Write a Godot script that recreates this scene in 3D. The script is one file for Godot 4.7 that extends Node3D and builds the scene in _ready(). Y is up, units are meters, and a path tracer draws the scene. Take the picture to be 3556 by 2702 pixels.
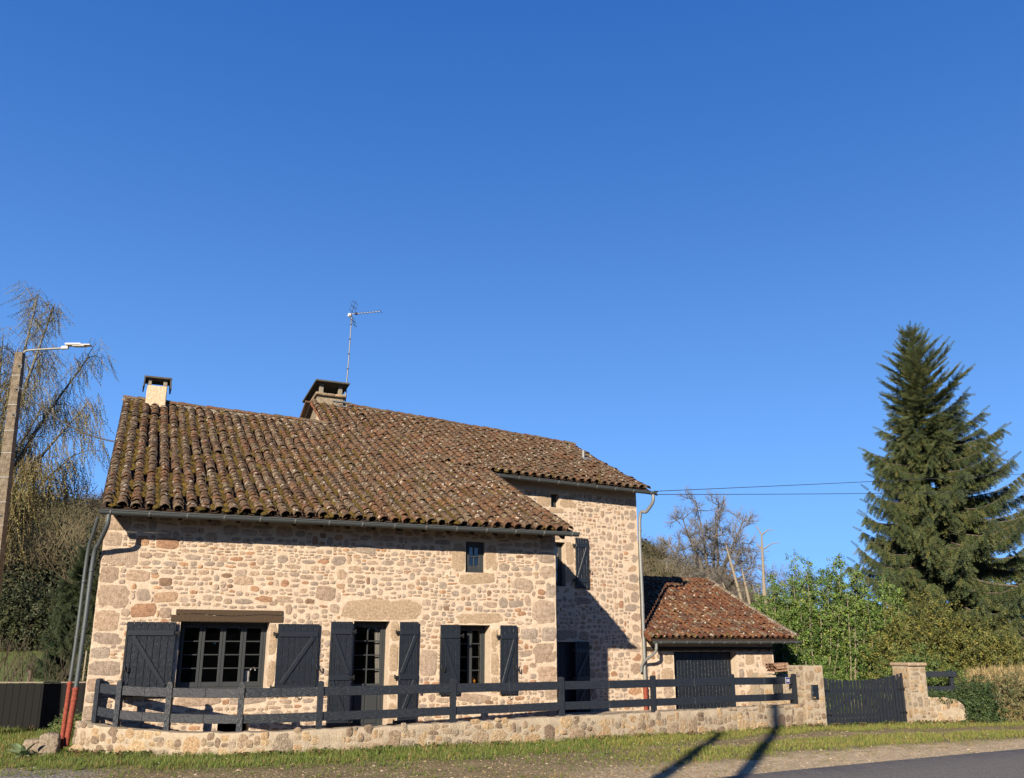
extends Node3D
# A stone farmhouse with a taller wing, a garage, a terrace wall with a dark rail fence, trees behind.

const HOUSE_AT := Vector3(-8.31, 0.0, -18.96)
const HOUSE_TURN := 22.5
const WING_AT := Vector3(9.71, 0.0, -3.85)      # in the house's own frame
const WING_TURN := 3.5
const GARAGE_AT := Vector3(3.85, 0.0, -28.51)
const GARAGE_TURN := 23.0
const GROUND := -0.25
const TONE := 0.52         # one scale for all base colours, set against the exposure

var rng := RandomNumberGenerator.new()
var noise := FastNoiseLite.new()
var M := {}
var used := {}
var stone_mesh := []
var boulder_mesh := []
var slab_mesh := []

func _ready():
	rng.seed = 20240413
	noise.seed = 7
	noise.frequency = 1.0
	noise.fractal_octaves = 3
	setup_camera_and_light()
	make_materials()
	make_stone_meshes()
	rng.seed = 101
	build_ground()
	rng.seed = 108
	build_hills()
	rng.seed = 115
	build_house()
	rng.seed = 122
	build_garage()
	rng.seed = 129
	build_terrace()
	rng.seed = 136
	build_gateway()
	rng.seed = 143
	build_left_corner()
	rng.seed = 150
	build_street_lamp_and_cables()
	rng.seed = 157
	build_trees_right()
	rng.seed = 164
	build_trees_left()
	rng.seed = 171
	build_woods()
	rng.seed = 178
	build_grass()
	rng.seed = 185
	build_roadside_poles()
	rng.seed = 192
	build_added_hedge()

# ---------------------------------------------------------------- camera, sky, sun
func setup_camera_and_light():
	var cam := Camera3D.new()
	cam.name = "camera"
	cam.position = Vector3(0, 1.65, 0)
	cam.rotation_degrees = Vector3(15.778, 0, 0)
	cam.fov = 45.56
	cam.far = 2000.0
	add_child(cam)
	cam.current = true
	var env := Environment.new()
	env.background_mode = Environment.BG_SKY
	var sm := ProceduralSkyMaterial.new()
	sm.sky_top_color = Color(0.106, 0.311, 0.60)
	sm.sky_horizon_color = Color(0.50, 0.74, 1.02)
	sm.sky_curve = 0.20
	sm.ground_horizon_color = Color(0.40, 0.42, 0.40)
	sm.ground_bottom_color = Color(0.22, 0.21, 0.17)
	sm.sun_angle_max = 1.0
	sm.sky_energy_multiplier = 0.75
	var sky := Sky.new()
	sky.sky_material = sm
	env.sky = sky
	env.tonemap_mode = Environment.TONE_MAPPER_LINEAR
	env.tonemap_exposure = 2.8
	env.sdfgi_enabled = true
	env.ssao_enabled = true
	env.ssil_enabled = true
	var we := WorldEnvironment.new()
	we.name = "world_environment"
	we.environment = env
	add_child(we)
	var sun := DirectionalLight3D.new()
	sun.name = "sun"
	sun.light_energy = 1.6
	sun.light_color = Color(1.0, 0.935, 0.835)
	sun.light_angular_distance = 0.5
	sun.shadow_enabled = true
	sun.rotation_degrees = Vector3(-21.8, -18.6, 0)
	add_child(sun)

# ---------------------------------------------------------------- small helpers
func lin(r: float, g: float, b: float, a := 1.0) -> Color:
	return Color(r * TONE, g * TONE, b * TONE, a).linear_to_srgb()

func numbered(n: String) -> String:
	if not used.has(n):
		used[n] = 0
		return n
	used[n] += 1
	return "%s_%03d" % [n, used[n]]

func tag(o: Node, label: String, category: String, group := "", kind := ""):
	if label != "":
		o.set_meta("label", label)
	if category != "":
		o.set_meta("category", category)
	if group != "":
		o.set_meta("group", group)
	if kind != "":
		o.set_meta("kind", kind)

func thing(called: String, at: Vector3, turn: float, label: String, category: String, group := "") -> Node3D:
	var o := Node3D.new()
	o.name = numbered(called)
	add_child(o)
	o.position = at
	o.rotation_degrees.y = turn
	tag(o, label, category, group)
	return o

func mi(called: String, mesh: Mesh, m: Material, parent: Node, xf := Transform3D.IDENTITY) -> MeshInstance3D:
	var o := MeshInstance3D.new()
	o.name = numbered(called) if parent == self else called
	o.mesh = mesh
	o.material_override = m
	o.transform = xf
	o.cast_shadow = GeometryInstance3D.SHADOW_CASTING_SETTING_ON
	parent.add_child(o, true)
	return o

func many(called: String, mesh: Mesh, m: Material, parent: Node, xfs: Array, cols: Array) -> MultiMeshInstance3D:
	var mm := MultiMesh.new()
	mm.transform_format = MultiMesh.TRANSFORM_3D
	mm.use_colors = cols.size() > 0
	mm.mesh = mesh
	mm.instance_count = xfs.size()
	for i in xfs.size():
		mm.set_instance_transform(i, xfs[i])
		if cols.size() > 0:
			var c: Color = cols[i]
			mm.set_instance_color(i, Color(c.r * TONE, c.g * TONE, c.b * TONE))
	var o := MultiMeshInstance3D.new()
	o.name = numbered(called) if parent == self else called
	o.multimesh = mm
	o.material_override = m
	parent.add_child(o, true)
	o.set_meta("kind", "stuff")
	return o

func st_new() -> SurfaceTool:
	var st := SurfaceTool.new()
	st.begin(Mesh.PRIMITIVE_TRIANGLES)
	st.set_smooth_group(-1)
	return st

func st_end(st: SurfaceTool) -> ArrayMesh:
	st.generate_normals()
	return st.commit()

func tri_out(st: SurfaceTool, a: Vector3, b: Vector3, c: Vector3, out: Vector3):
	if (b - a).cross(c - a).dot(out) > 0.0:
		st.add_vertex(a); st.add_vertex(c); st.add_vertex(b)
	else:
		st.add_vertex(a); st.add_vertex(b); st.add_vertex(c)

func face(st: SurfaceTool, pts: Array, out: Vector3):
	for i in range(1, pts.size() - 1):
		tri_out(st, pts[0], pts[i], pts[i + 1], out)

# a box with chamfered edges, given by its centre and size
func box(st: SurfaceTool, c: Vector3, s: Vector3, b := 0.004, bs := Basis.IDENTITY):
	var h := s * 0.5
	b = min(b, min(h.x, min(h.y, h.z)) * 0.6)
	var put := func(v: Vector3) -> Vector3: return c + bs * v
	for ax in 3:
		var u := (ax + 1) % 3
		var w := (ax + 2) % 3
		for sg in [-1.0, 1.0]:
			var q := []
			for k in [[-1, -1], [1, -1], [1, 1], [-1, 1]]:
				var v := Vector3.ZERO
				v[ax] = h[ax] * sg
				v[u] = (h[u] - b) * k[0]
				v[w] = (h[w] - b) * k[1]
				q.append(put.call(v))
			var o := Vector3.ZERO
			o[ax] = sg
			face(st, q, bs * o)
		if b > 0.0:
			for su in [-1.0, 1.0]:
				for sw in [-1.0, 1.0]:
					var q2 := []
					for e in [[0, -1.0], [0, 1.0], [1, 1.0], [1, -1.0]]:
						var v2 := Vector3.ZERO
						v2[ax] = (h[ax] - b) * e[1]
						v2[u] = (h[u] if e[0] == 0 else h[u] - b) * su
						v2[w] = (h[w] - b if e[0] == 0 else h[w]) * sw
						q2.append(put.call(v2))
					var o2 := Vector3.ZERO
					o2[u] = su
					o2[w] = sw
					face(st, q2, bs * o2)
	if b > 0.0:
		for sx in [-1.0, 1.0]:
			for sy in [-1.0, 1.0]:
				for sz in [-1.0, 1.0]:
					var o3 := Vector3(sx, sy, sz)
					face(st, [put.call(Vector3(h.x * sx, (h.y - b) * sy, (h.z - b) * sz)), put.call(Vector3((h.x - b) * sx, h.y * sy, (h.z - b) * sz)), put.call(Vector3((h.x - b) * sx, (h.y - b) * sy, h.z * sz))], bs * o3)

func box_mesh(s: Vector3, b := 0.004) -> ArrayMesh:
	var st := st_new()
	box(st, Vector3.ZERO, s, b)
	return st_end(st)

# a square bar between two points
func bar(st: SurfaceTool, a: Vector3, b: Vector3, w: float, h: float, up := Vector3.UP, bev := 0.004):
	var y := (b - a)
	var l := y.length()
	y = y / l
	if absf(y.dot(up)) > 0.98:
		up = Vector3(0, 0, 1)
	var x := y.cross(up).normalized()
	var z := x.cross(y).normalized()
	box(st, (a + b) * 0.5, Vector3(w, l, h), bev, Basis(x, y, z))

func tube(st: SurfaceTool, pts: Array, rad: Array, sides := 8, cap := true, smooth := true):
	st.set_smooth_group(1 if smooth else -1)
	var rings := []
	var n := pts.size()
	var x := Vector3.ZERO
	for i in n:
		var d: Vector3
		if i == 0:
			d = pts[1] - pts[0]
		elif i == n - 1:
			d = pts[n - 1] - pts[n - 2]
		else:
			d = pts[i + 1] - pts[i - 1]
		d = d.normalized()
		if x == Vector3.ZERO:
			x = d.cross(Vector3(0.31, 0.2, 0.93)).normalized()
		else:
			x = (x - d * x.dot(d)).normalized()
		var y := d.cross(x)
		var ring := []
		for k in sides:
			var a := TAU * k / sides
			ring.append(pts[i] + (x * cos(a) + y * sin(a)) * rad[i])
		rings.append(ring)
	for i in n - 1:
		var mid: Vector3 = (pts[i] + pts[i + 1]) * 0.5
		for k in sides:
			var k2 := (k + 1) % sides
			var q := [rings[i][k], rings[i][k2], rings[i + 1][k2], rings[i + 1][k]]
			face(st, q, (q[0] + q[2]) * 0.5 - mid)
	st.set_smooth_group(-1)
	if cap:
		face(st, rings[0], pts[0] - pts[1])
		face(st, rings[n - 1], pts[n - 1] - pts[n - 2])

func curve(pts: Array, step := 4) -> Array:
	var r := []
	for i in pts.size() - 1:
		var p0: Vector3 = pts[maxi(i - 1, 0)]
		var p3: Vector3 = pts[mini(i + 2, pts.size() - 1)]
		for k in step:
			r.append(pts[i].cubic_interpolate(pts[i + 1], p0, p3, float(k) / step))
	r.append(pts[-1])
	return r

func fill(n: int, v: float) -> Array:
	var r := []
	r.resize(n)
	r.fill(v)
	return r

# ---------------------------------------------------------------- textures and materials
func noise_img(seed_: int, freq: float, oct: int, size := 256, kind := FastNoiseLite.TYPE_SIMPLEX_SMOOTH) -> Image:
	var f := FastNoiseLite.new()
	f.seed = seed_
	f.noise_type = kind
	f.frequency = freq
	f.fractal_octaves = oct
	f.fractal_type = FastNoiseLite.FRACTAL_FBM if oct > 1 else FastNoiseLite.FRACTAL_NONE
	var im := f.get_seamless_image(size, size)
	im.convert(Image.FORMAT_L8)
	return im

func grey_tex(a: Image, b: Image, fn: Callable) -> ImageTexture:
	var s := a.get_width()
	var out := Image.create(s, s, true, Image.FORMAT_RGB8)
	for y in s:
		for x in s:
			var c: Color = fn.call(a.get_pixel(x, y).r, b.get_pixel(x, y).r)
			out.set_pixel(x, y, c.linear_to_srgb())
	out.generate_mipmaps()
	return ImageTexture.create_from_image(out)

func normal_tex(im: Image, strength: float) -> ImageTexture:
	var c := im.duplicate() as Image
	c.convert(Image.FORMAT_RGBA8)
	c.bump_map_to_normal_map(strength)
	c.generate_mipmaps()
	return ImageTexture.create_from_image(c)

func mat(col: Color, rough := 0.8, tex: Texture2D = null, nrm: Texture2D = null, scale := 1.0, nstr := 1.0) -> StandardMaterial3D:
	var m := StandardMaterial3D.new()
	m.albedo_color = col
	m.roughness = rough
	m.metallic_specular = 0.35
	if tex or nrm:
		m.uv1_triplanar = true
		m.uv1_world_triplanar = true
		m.uv1_scale = Vector3.ONE * scale
	if tex:
		m.albedo_texture = tex
	if nrm:
		m.normal_enabled = true
		m.normal_texture = nrm
		m.normal_scale = nstr
	return m

func make_materials():
	var fine := noise_img(1, 0.09, 4)
	var fine2 := noise_img(2, 0.16, 2)
	var blot := noise_img(3, 0.02, 4)
	var blot2 := noise_img(4, 0.035, 3)
	var n_fine := normal_tex(fine, 6.0)
	var n_blot := normal_tex(blot2, 8.0)
	M.n_fine = n_fine
	var granite := grey_tex(fine, blot, func(a, b):
		var v: float = 0.66 + (a - 0.5) * 0.75 + (b - 0.5) * 0.55
		if a > 0.67: v += 0.12
		v = clampf(v, 0.2, 1.0)
		return Color(v, v * (0.98 + (b - 0.5) * 0.06), v * (0.96 + (b - 0.5) * 0.14)))
	M.granite_tex = granite
	var sand := grey_tex(fine2, blot, func(a, b):
		var v: float = clampf(0.88 + (a - 0.5) * 0.22 + (b - 0.5) * 0.28, 0.4, 1.0)
		return Color(v, v * (0.985 + (b - 0.5) * 0.08), v * (0.965 + (b - 0.5) * 0.14)))
	M.sand_tex = sand
	# lichen-spotted clay
	var lich := grey_tex(fine, blot2, func(a, b):
		var v: float = 0.36 + (a - 0.5) * 0.34
		var c := Color(v, v * 0.98, v * 0.95)
		if b > 0.56 and a > 0.45:
			c = c.lerp(Color(0.88, 1.0, 1.0), clampf((b - 0.56) * 14.0, 0, 0.95))
		elif b < 0.36:
			c = c.lerp(Color(0.14, 0.14, 0.13), clampf((0.36 - b) * 7.0, 0, 0.8))
		return c)
	M.lichen_tex = lich
	var grain := grey_tex(fine, blot2, func(a, b):
		var v: float = clampf(0.85 + (a - 0.5) * 0.3 + (b - 0.5) * 0.3, 0.3, 1.0)
		return Color(v, v, v))
	M.grain_tex = grain
	var asph := grey_tex(fine, blot, func(a, b):
		var v: float = clampf(0.7 + (a - 0.5) * 1.0 + (b - 0.5) * 0.35, 0.15, 1.0)
		return Color(v, v, v))
	M.mortar = mat(lin(0.70, 0.575, 0.452), 0.95, sand, n_fine, 1.1, 0.55)
	M.mortar_grey = mat(lin(0.50, 0.425, 0.325), 0.95, sand, n_fine, 1.3, 0.7)
	M.stone = []
	for c in [[.41, .315, .225], [.42, .33, .24], [.37, .28, .20], [.45, .335, .23], [.355, .285, .215], [.38, .315, .245], [.43, .30, .19], [.45, .275, .155], [.37, .22, .13], [.33, .27, .21], [.44, .35, .26], [.25, .165, .105]]:
		M.stone.append(mat(lin(c[0] * 1.46, c[1] * 1.46, c[2] * 1.56), 0.93, granite, n_fine, 1.6, 0.9))
	M.wallstone = []
	for c in [[.44, .34, .22], [.38, .30, .21], [.34, .26, .18], [.48, .36, .22], [.30, .25, .19], [.40, .33, .25], [.24, .18, .13], [.42, .30, .18]]:
		M.wallstone.append(mat(lin(c[0] * 1.38, c[1] * 1.38, c[2] * 1.40), 0.95, granite, n_blot, 2.2, 1.2))
	M.dressed = mat(lin(0.62, 0.475, 0.335), 0.93, granite, n_fine, 2.4, 0.7)
	M.slab = mat(lin(0.15, 0.14, 0.125), 0.95, granite, n_fine, 2.0, 0.8)
	M.flue = mat(lin(0.46, 0.39, 0.29), 0.95, granite, n_blot, 1.5, 0.8)
	M.concrete = mat(lin(0.42, 0.38, 0.32), 0.95, granite, n_fine, 2.0, 0.8)
	M.render = mat(lin(0.74, 0.60, 0.43), 0.95, sand, n_blot, 1.5, 0.8)
	M.paint = mat(lin(0.0145, 0.0205, 0.031), 0.40, grain, n_fine, 3.0, 0.25)
	M.paint.metallic_specular = 0.45
	var wood := grey_tex(fine, blot2, func(a, b):
		var v: float = clampf(0.72 + (a - 0.5) * 0.8 + (b - 0.5) * 0.5, 0.25, 1.0)
		return Color(v, v * 0.985, v * 0.965))
	M.fence = mat(lin(0.030, 0.039, 0.056), 0.48, wood, n_fine, 1.0, 0.5)
	M.fence.uv1_scale = Vector3(0.35, 5.0, 0.35)
	M.fence_v = mat(lin(0.030, 0.039, 0.056), 0.48, wood, n_fine, 1.0, 0.5)
	M.fence_v.uv1_scale = Vector3(5.0, 0.35, 5.0)
	M.paint_v = mat(lin(0.0185, 0.026, 0.040), 0.40, wood, n_fine, 1.0, 0.35)
	M.paint_v.uv1_scale = Vector3(4.0, 0.4, 4.0)
	M.iron = mat(lin(0.012, 0.012, 0.013), 0.55)
	M.frame = mat(lin(0.045, 0.052, 0.058), 0.5, grain, null, 3.0)
	M.zinc = mat(lin(0.115, 0.135, 0.145), 0.5, grain, null, 2.0)
	M.zinc.metallic = 0.25
	M.zinc_pale = mat(lin(0.30, 0.31, 0.31), 0.5, grain, null, 2.0)
	M.zinc_pale.metallic = 0.3
	M.redpipe = mat(lin(0.40, 0.085, 0.05), 0.75, granite, n_fine, 2.5, 0.4)
	M.oak = mat(lin(0.085, 0.055, 0.032), 0.85, grain, n_fine, 2.5, 0.8)
	M.oak.uv1_scale = Vector3(0.7, 7.0, 7.0)
	M.dark_wood = mat(lin(0.05, 0.035, 0.025), 0.9, grain, null, 2.0)
	M.board_black = mat(lin(0.005, 0.005, 0.005), 0.9, grain, null, 2.0)  # near-black takes the place of shade on the left board wall
	M.interior = mat(lin(0.17, 0.135, 0.105), 0.95, grain, null, 1.0)
	M.clay_deck = mat(lin(0.10, 0.065, 0.045), 0.95, lich, n_fine, 1.5, 1.0)
	M.glass = StandardMaterial3D.new()
	M.glass.albedo_color = Color(0.03, 0.035, 0.04, 0.08)
	M.glass.transparency = BaseMaterial3D.TRANSPARENCY_ALPHA
	M.glass.roughness = 0.0
	M.glass.metallic_specular = 0.6
	M.cloth = mat(lin(0.42, 0.40, 0.37), 0.9)
	M.white = mat(lin(0.78, 0.77, 0.74), 0.6)
	M.orange = mat(lin(0.62, 0.26, 0.03), 0.5)
	M.metal = mat(lin(0.26, 0.27, 0.29), 0.55)
	M.metal.metallic = 0.4
	M.metal_dark = mat(lin(0.05, 0.05, 0.055), 0.5)
	M.blue = mat(lin(0.02, 0.03, 0.22), 0.3)
	M.brass = mat(lin(0.32, 0.22, 0.08), 0.4)
	M.tile_many = mat(Color.WHITE, 0.93, lich, n_fine, 1.5, 1.0)
	M.tile_many.vertex_color_use_as_albedo = true
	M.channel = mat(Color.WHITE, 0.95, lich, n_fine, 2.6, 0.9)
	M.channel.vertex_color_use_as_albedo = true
	M.moss = mat(Color.WHITE, 1.0, grain, n_fine, 6.0, 1.0)
	M.moss.vertex_color_use_as_albedo = true
	M.leaf = mat(Color.WHITE, 0.6)
	M.leaf.vertex_color_use_as_albedo = true
	M.leaf.backlight_enabled = true
	M.leaf.backlight = Color(0.25, 0.25, 0.12)
	M.leaf.cull_mode = BaseMaterial3D.CULL_DISABLED
	M.needle = mat(Color.WHITE, 0.65)
	M.needle.vertex_color_use_as_albedo = true
	M.needle.cull_mode = BaseMaterial3D.CULL_DISABLED
	M.twig = mat(Color.WHITE, 0.9)
	M.twig.vertex_color_use_as_albedo = true
	M.twig.cull_mode = BaseMaterial3D.CULL_DISABLED
	M.bark = mat(lin(0.16, 0.13, 0.10), 0.95, grain, n_blot, 2.0, 1.0)
	M.bark_pale = mat(lin(0.36, 0.31, 0.23), 0.95, grain, n_blot, 2.0, 1.0)
	M.bark_oak = mat(lin(0.165, 0.145, 0.12), 0.95, grain, n_blot, 2.0, 1.0)
	M.bark_birch = mat(lin(0.42, 0.39, 0.34), 0.9, lich, n_blot, 1.5, 0.6)
	M.pole = mat(lin(0.30, 0.25, 0.19), 0.95, granite, n_fine, 1.2, 0.9)
	M.ground = mat(Color.WHITE, 0.97, granite, n_blot, 1.4, 1.0)
	M.ground.vertex_color_use_as_albedo = true
	M.asphalt = mat(lin(0.27, 0.25, 0.235), 0.92, asph, n_fine, 1.3, 1.0)
	M.mullein = mat(lin(0.24, 0.33, 0.17), 0.8)
	M.glass_frost = mat(lin(0.7, 0.7, 0.7), 0.3)
	M.hill = mat(Color.WHITE, 1.0, granite, null, 0.3)
	M.hill.vertex_color_use_as_albedo = true

# clay colours: a texture of mean 0.42 lies over them, so they are 2.2 times the clay
const CLAY := [[0.396, 0.212, 0.120], [0.356, 0.200, 0.114], [0.422, 0.224, 0.120], [0.337, 0.218, 0.137], [0.383, 0.248, 0.154], [0.297, 0.175, 0.108], [0.449, 0.230, 0.114], [0.376, 0.194, 0.108], [0.449, 0.315, 0.199], [0.409, 0.194, 0.103], [0.317, 0.194, 0.120], [0.416, 0.272, 0.171]]
const CLAY_RED := [[0.470, 0.176, 0.083], [0.403, 0.160, 0.088], [0.538, 0.231, 0.110], [0.314, 0.165, 0.110], [0.448, 0.198, 0.099], [0.582, 0.286, 0.143], [0.336, 0.132, 0.077], [0.381, 0.220, 0.143], [0.515, 0.363, 0.242], [0.493, 0.187, 0.088]]

func clay_mats(pal: Array, k: float) -> Array:
	var r := []
	for c in pal:
		r.append(mat(lin(c[0] * k, c[1] * k, c[2] * k), 0.93, M.lichen_tex, M.n_fine, 1.5, 1.0))
	return r

# ---------------------------------------------------------------- masonry
func make_stone_meshes():
	for i in 22:
		stone_mesh.append(one_stone(0.20, 0.55, rng.randf_range(2.8, 5.5), 9))
	for i in 8:
		slab_mesh.append(one_stone(0.05, 0.55, 7.0, 14))
	for i in 16:
		boulder_mesh.append(one_stone(0.24, 0.35, rng.randf_range(2.8, 5.0)))

# a unit stone, one wide and one high, its face bulging towards +z
func one_stone(rough: float, flat: float, squareness: float, n := 10) -> ArrayMesh:
	var st := SurfaceTool.new()
	st.begin(Mesh.PRIMITIVE_TRIANGLES)
	st.set_smooth_group(1)
	var ph := rng.randf() * TAU
	var rim := []
	for k in n:
		var a := ph + TAU * (k + rng.randf_range(-0.3, 0.3)) / n
		var c := cos(a)
		var s := sin(a)
		var r := pow(pow(absf(c), squareness) + pow(absf(s), squareness), -1.0 / squareness) * 0.5
		r *= 1.0 - rng.randf() * rough
		rim.append(Vector2(c, s) * r)
	var r0 := []
	var r1 := []
	var r2 := []
	for k in n:
		var v: Vector2 = rim[k]
		r0.append(Vector3(v.x * 1.04, v.y * 1.04, -0.6))
		r1.append(Vector3(v.x, v.y, 0.45 + rng.randf_range(-0.15, 0.2)))
		r2.append(Vector3(v.x * 0.74, v.y * 0.74, 0.95 + rng.randf_range(-0.3, 0.25)))
	var top := Vector3(rng.randf_range(-0.1, 0.1), rng.randf_range(-0.1, 0.1), 1.0 + rng.randf_range(-0.2, 0.25))
	for k in n:
		var k2 := (k + 1) % n
		face(st, [r0[k], r0[k2], r1[k2], r1[k]], r1[k])
		face(st, [r1[k], r1[k2], r2[k2], r2[k]], Vector3(r1[k].x, r1[k].y, 1))
		tri_out(st, r2[k], r2[k2], top, Vector3(0, 0, 1))
	st.generate_normals()
	return st.commit()

# fills a rectangle with rough courses of stones; taken = rectangles [x0, y0, x1, y1] to leave free
func pack(w: float, h: float, taken: Array, hmin: float, hmax: float, wmin: float, wmax: float, tall: float) -> Array:
	var out := []
	var block := taken.duplicate()
	var y := 0.0
	while y < h - 0.03:
		var ch := rng.randf_range(hmin, hmax)
		if rng.randf() < 0.2:
			ch = hmin * rng.randf_range(0.6, 0.9)
		if h - y - ch < hmin * 0.6:
			ch = h - y
		var free := [[0.0, w]]
		for t in block:
			if minf(y + ch, t[3]) - maxf(y, t[1]) > 0.3 * ch:
				var nf := []
				for f in free:
					if t[2] <= f[0] or t[0] >= f[1]:
						nf.append(f)
						continue
					if t[0] - f[0] > 0.03:
						nf.append([f[0], t[0]])
					if f[1] - t[2] > 0.03:
						nf.append([t[2], f[1]])
				free = nf
		for f in free:
			var x: float = f[0]
			while x < f[1] - 0.03:
				var sw := maxf(ch, 0.09) * rng.randf_range(wmin, wmax)
				if f[1] - x - sw < 0.07:
					sw = f[1] - x
				var r := rng.randf()
				if r < 0.16 and ch > 0.11:
					var k := rng.randf_range(0.4, 0.6)
					out.append([x, y, sw, ch * k])
					out.append([x, y + ch * k, sw * rng.randf_range(0.6, 1.0), ch * (1.0 - k)])
				elif r < 0.22 and sw > 0.22:
					out.append([x, y, sw * 0.62, ch])
					out.append([x + sw * 0.62, y, sw * 0.38, ch * 0.5])
					out.append([x + sw * 0.62, y + ch * 0.5, sw * 0.38, ch * 0.5])
				elif r < 0.22 + tall:
					var th := minf(ch * rng.randf_range(1.4, 1.9), h - y)
					for t in taken:
						if x < t[2] and x + sw > t[0] and t[1] >= y + ch * 0.7:
							th = minf(th, t[1] - y)
					out.append([x, y, sw, th])
					block.append([x, y, x + sw, y + th])
				else:
					out.append([x, y + ch * rng.randf_range(0.0, 0.1), sw, ch * rng.randf_range(0.8, 1.0)])
				x += sw
		y += ch
	return out

# lays packed stones on a surface: where(cx, cy) gives the frame; the 300 that show largest are parts, the rest one part
func lay_stones(parent: Node, list: Array, joint: float, depth: float, meshes: Array, mats: Array, where: Callable, limit := 300, warp := 0.07):
	list.sort_custom(func(a, b): return a[2] * a[3] > b[2] * b[3])
	var rest := {}
	for i in list.size():
		var s: Array = list[i]
		var cx: float = s[0] + s[2] * 0.5 + rng.randf_range(-0.006, 0.006)
		var cy: float = s[1] + s[3] * 0.5 + rng.randf_range(-0.006, 0.006)
		var j := joint * rng.randf_range(0.6, 1.5)
		var w: float = maxf(s[2] - j, 0.025)
		var h: float = maxf(s[3] - j, 0.02)
		var d := depth * rng.randf_range(0.7, 1.35) * (1.0 if w < 0.4 else 1.15)
		if s.size() <= 4:
			cy += noise.get_noise_2d(cx * 0.9 + 3.0, cy * 0.9) * warp
		var fr: Transform3D = where.call(cx, cy)
		var b := fr.basis * Basis(Vector3(0, 0, 1), rng.randf_range(-0.09, 0.09))
		if rng.randf() < 0.5:
			b = b * Basis(Vector3(0, 0, 1), PI)
		var xf := Transform3D(b.scaled_local(Vector3(w, h, d)), fr.origin)
		var me: Mesh = meshes[rng.randi() % meshes.size()]
		var mt: int = rng.randi() % mats.size()
		if s.size() > 4:
			mt = s[4]
			me = slab_mesh[rng.randi() % slab_mesh.size()]
		if mats.size() > 9 and s.size() <= 4:
			var pick := rng.randf()
			mt = [0, 1, 2, 3, 4, 5, 9, 10][rng.randi() % 8] if pick < 0.84 else ([6, 7, 8][rng.randi() % 3] if pick < 0.98 else 11)
		if i < limit:
			mi("stone", me, mats[mt], parent, xf)
		else:
			if not rest.has(mt):
				rest[mt] = [PackedVector3Array(), PackedVector3Array(), PackedInt32Array()]
			var src := me.surface_get_arrays(0)
			var vs: PackedVector3Array = src[Mesh.ARRAY_VERTEX]
			var ns: PackedVector3Array = src[Mesh.ARRAY_NORMAL]
			var ix = src[Mesh.ARRAY_INDEX]
			var nb := xf.basis.inverse().transposed()
			var from: int = rest[mt][0].size()
			for q in vs.size():
				rest[mt][0].append(xf * vs[q])
				rest[mt][1].append((nb * ns[q]).normalized())
			if ix == null or ix.size() == 0:
				for q in vs.size():
					rest[mt][2].append(from + q)
			else:
				for q in ix:
					rest[mt][2].append(from + q)
	if rest.size() > 0:
		var am := ArrayMesh.new()
		var k := 0
		for key in rest:
			var arr := []
			arr.resize(Mesh.ARRAY_MAX)
			arr[Mesh.ARRAY_VERTEX] = rest[key][0]
			arr[Mesh.ARRAY_NORMAL] = rest[key][1]
			arr[Mesh.ARRAY_INDEX] = rest[key][2]
			am.add_surface_from_arrays(Mesh.PRIMITIVE_TRIANGLES, arr)
			am.surface_set_material(k, mats[key])
			k += 1
		var o := MeshInstance3D.new()
		o.name = "small_stones"
		o.mesh = am
		parent.add_child(o, true)
		o.set_meta("kind", "stuff")

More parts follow.
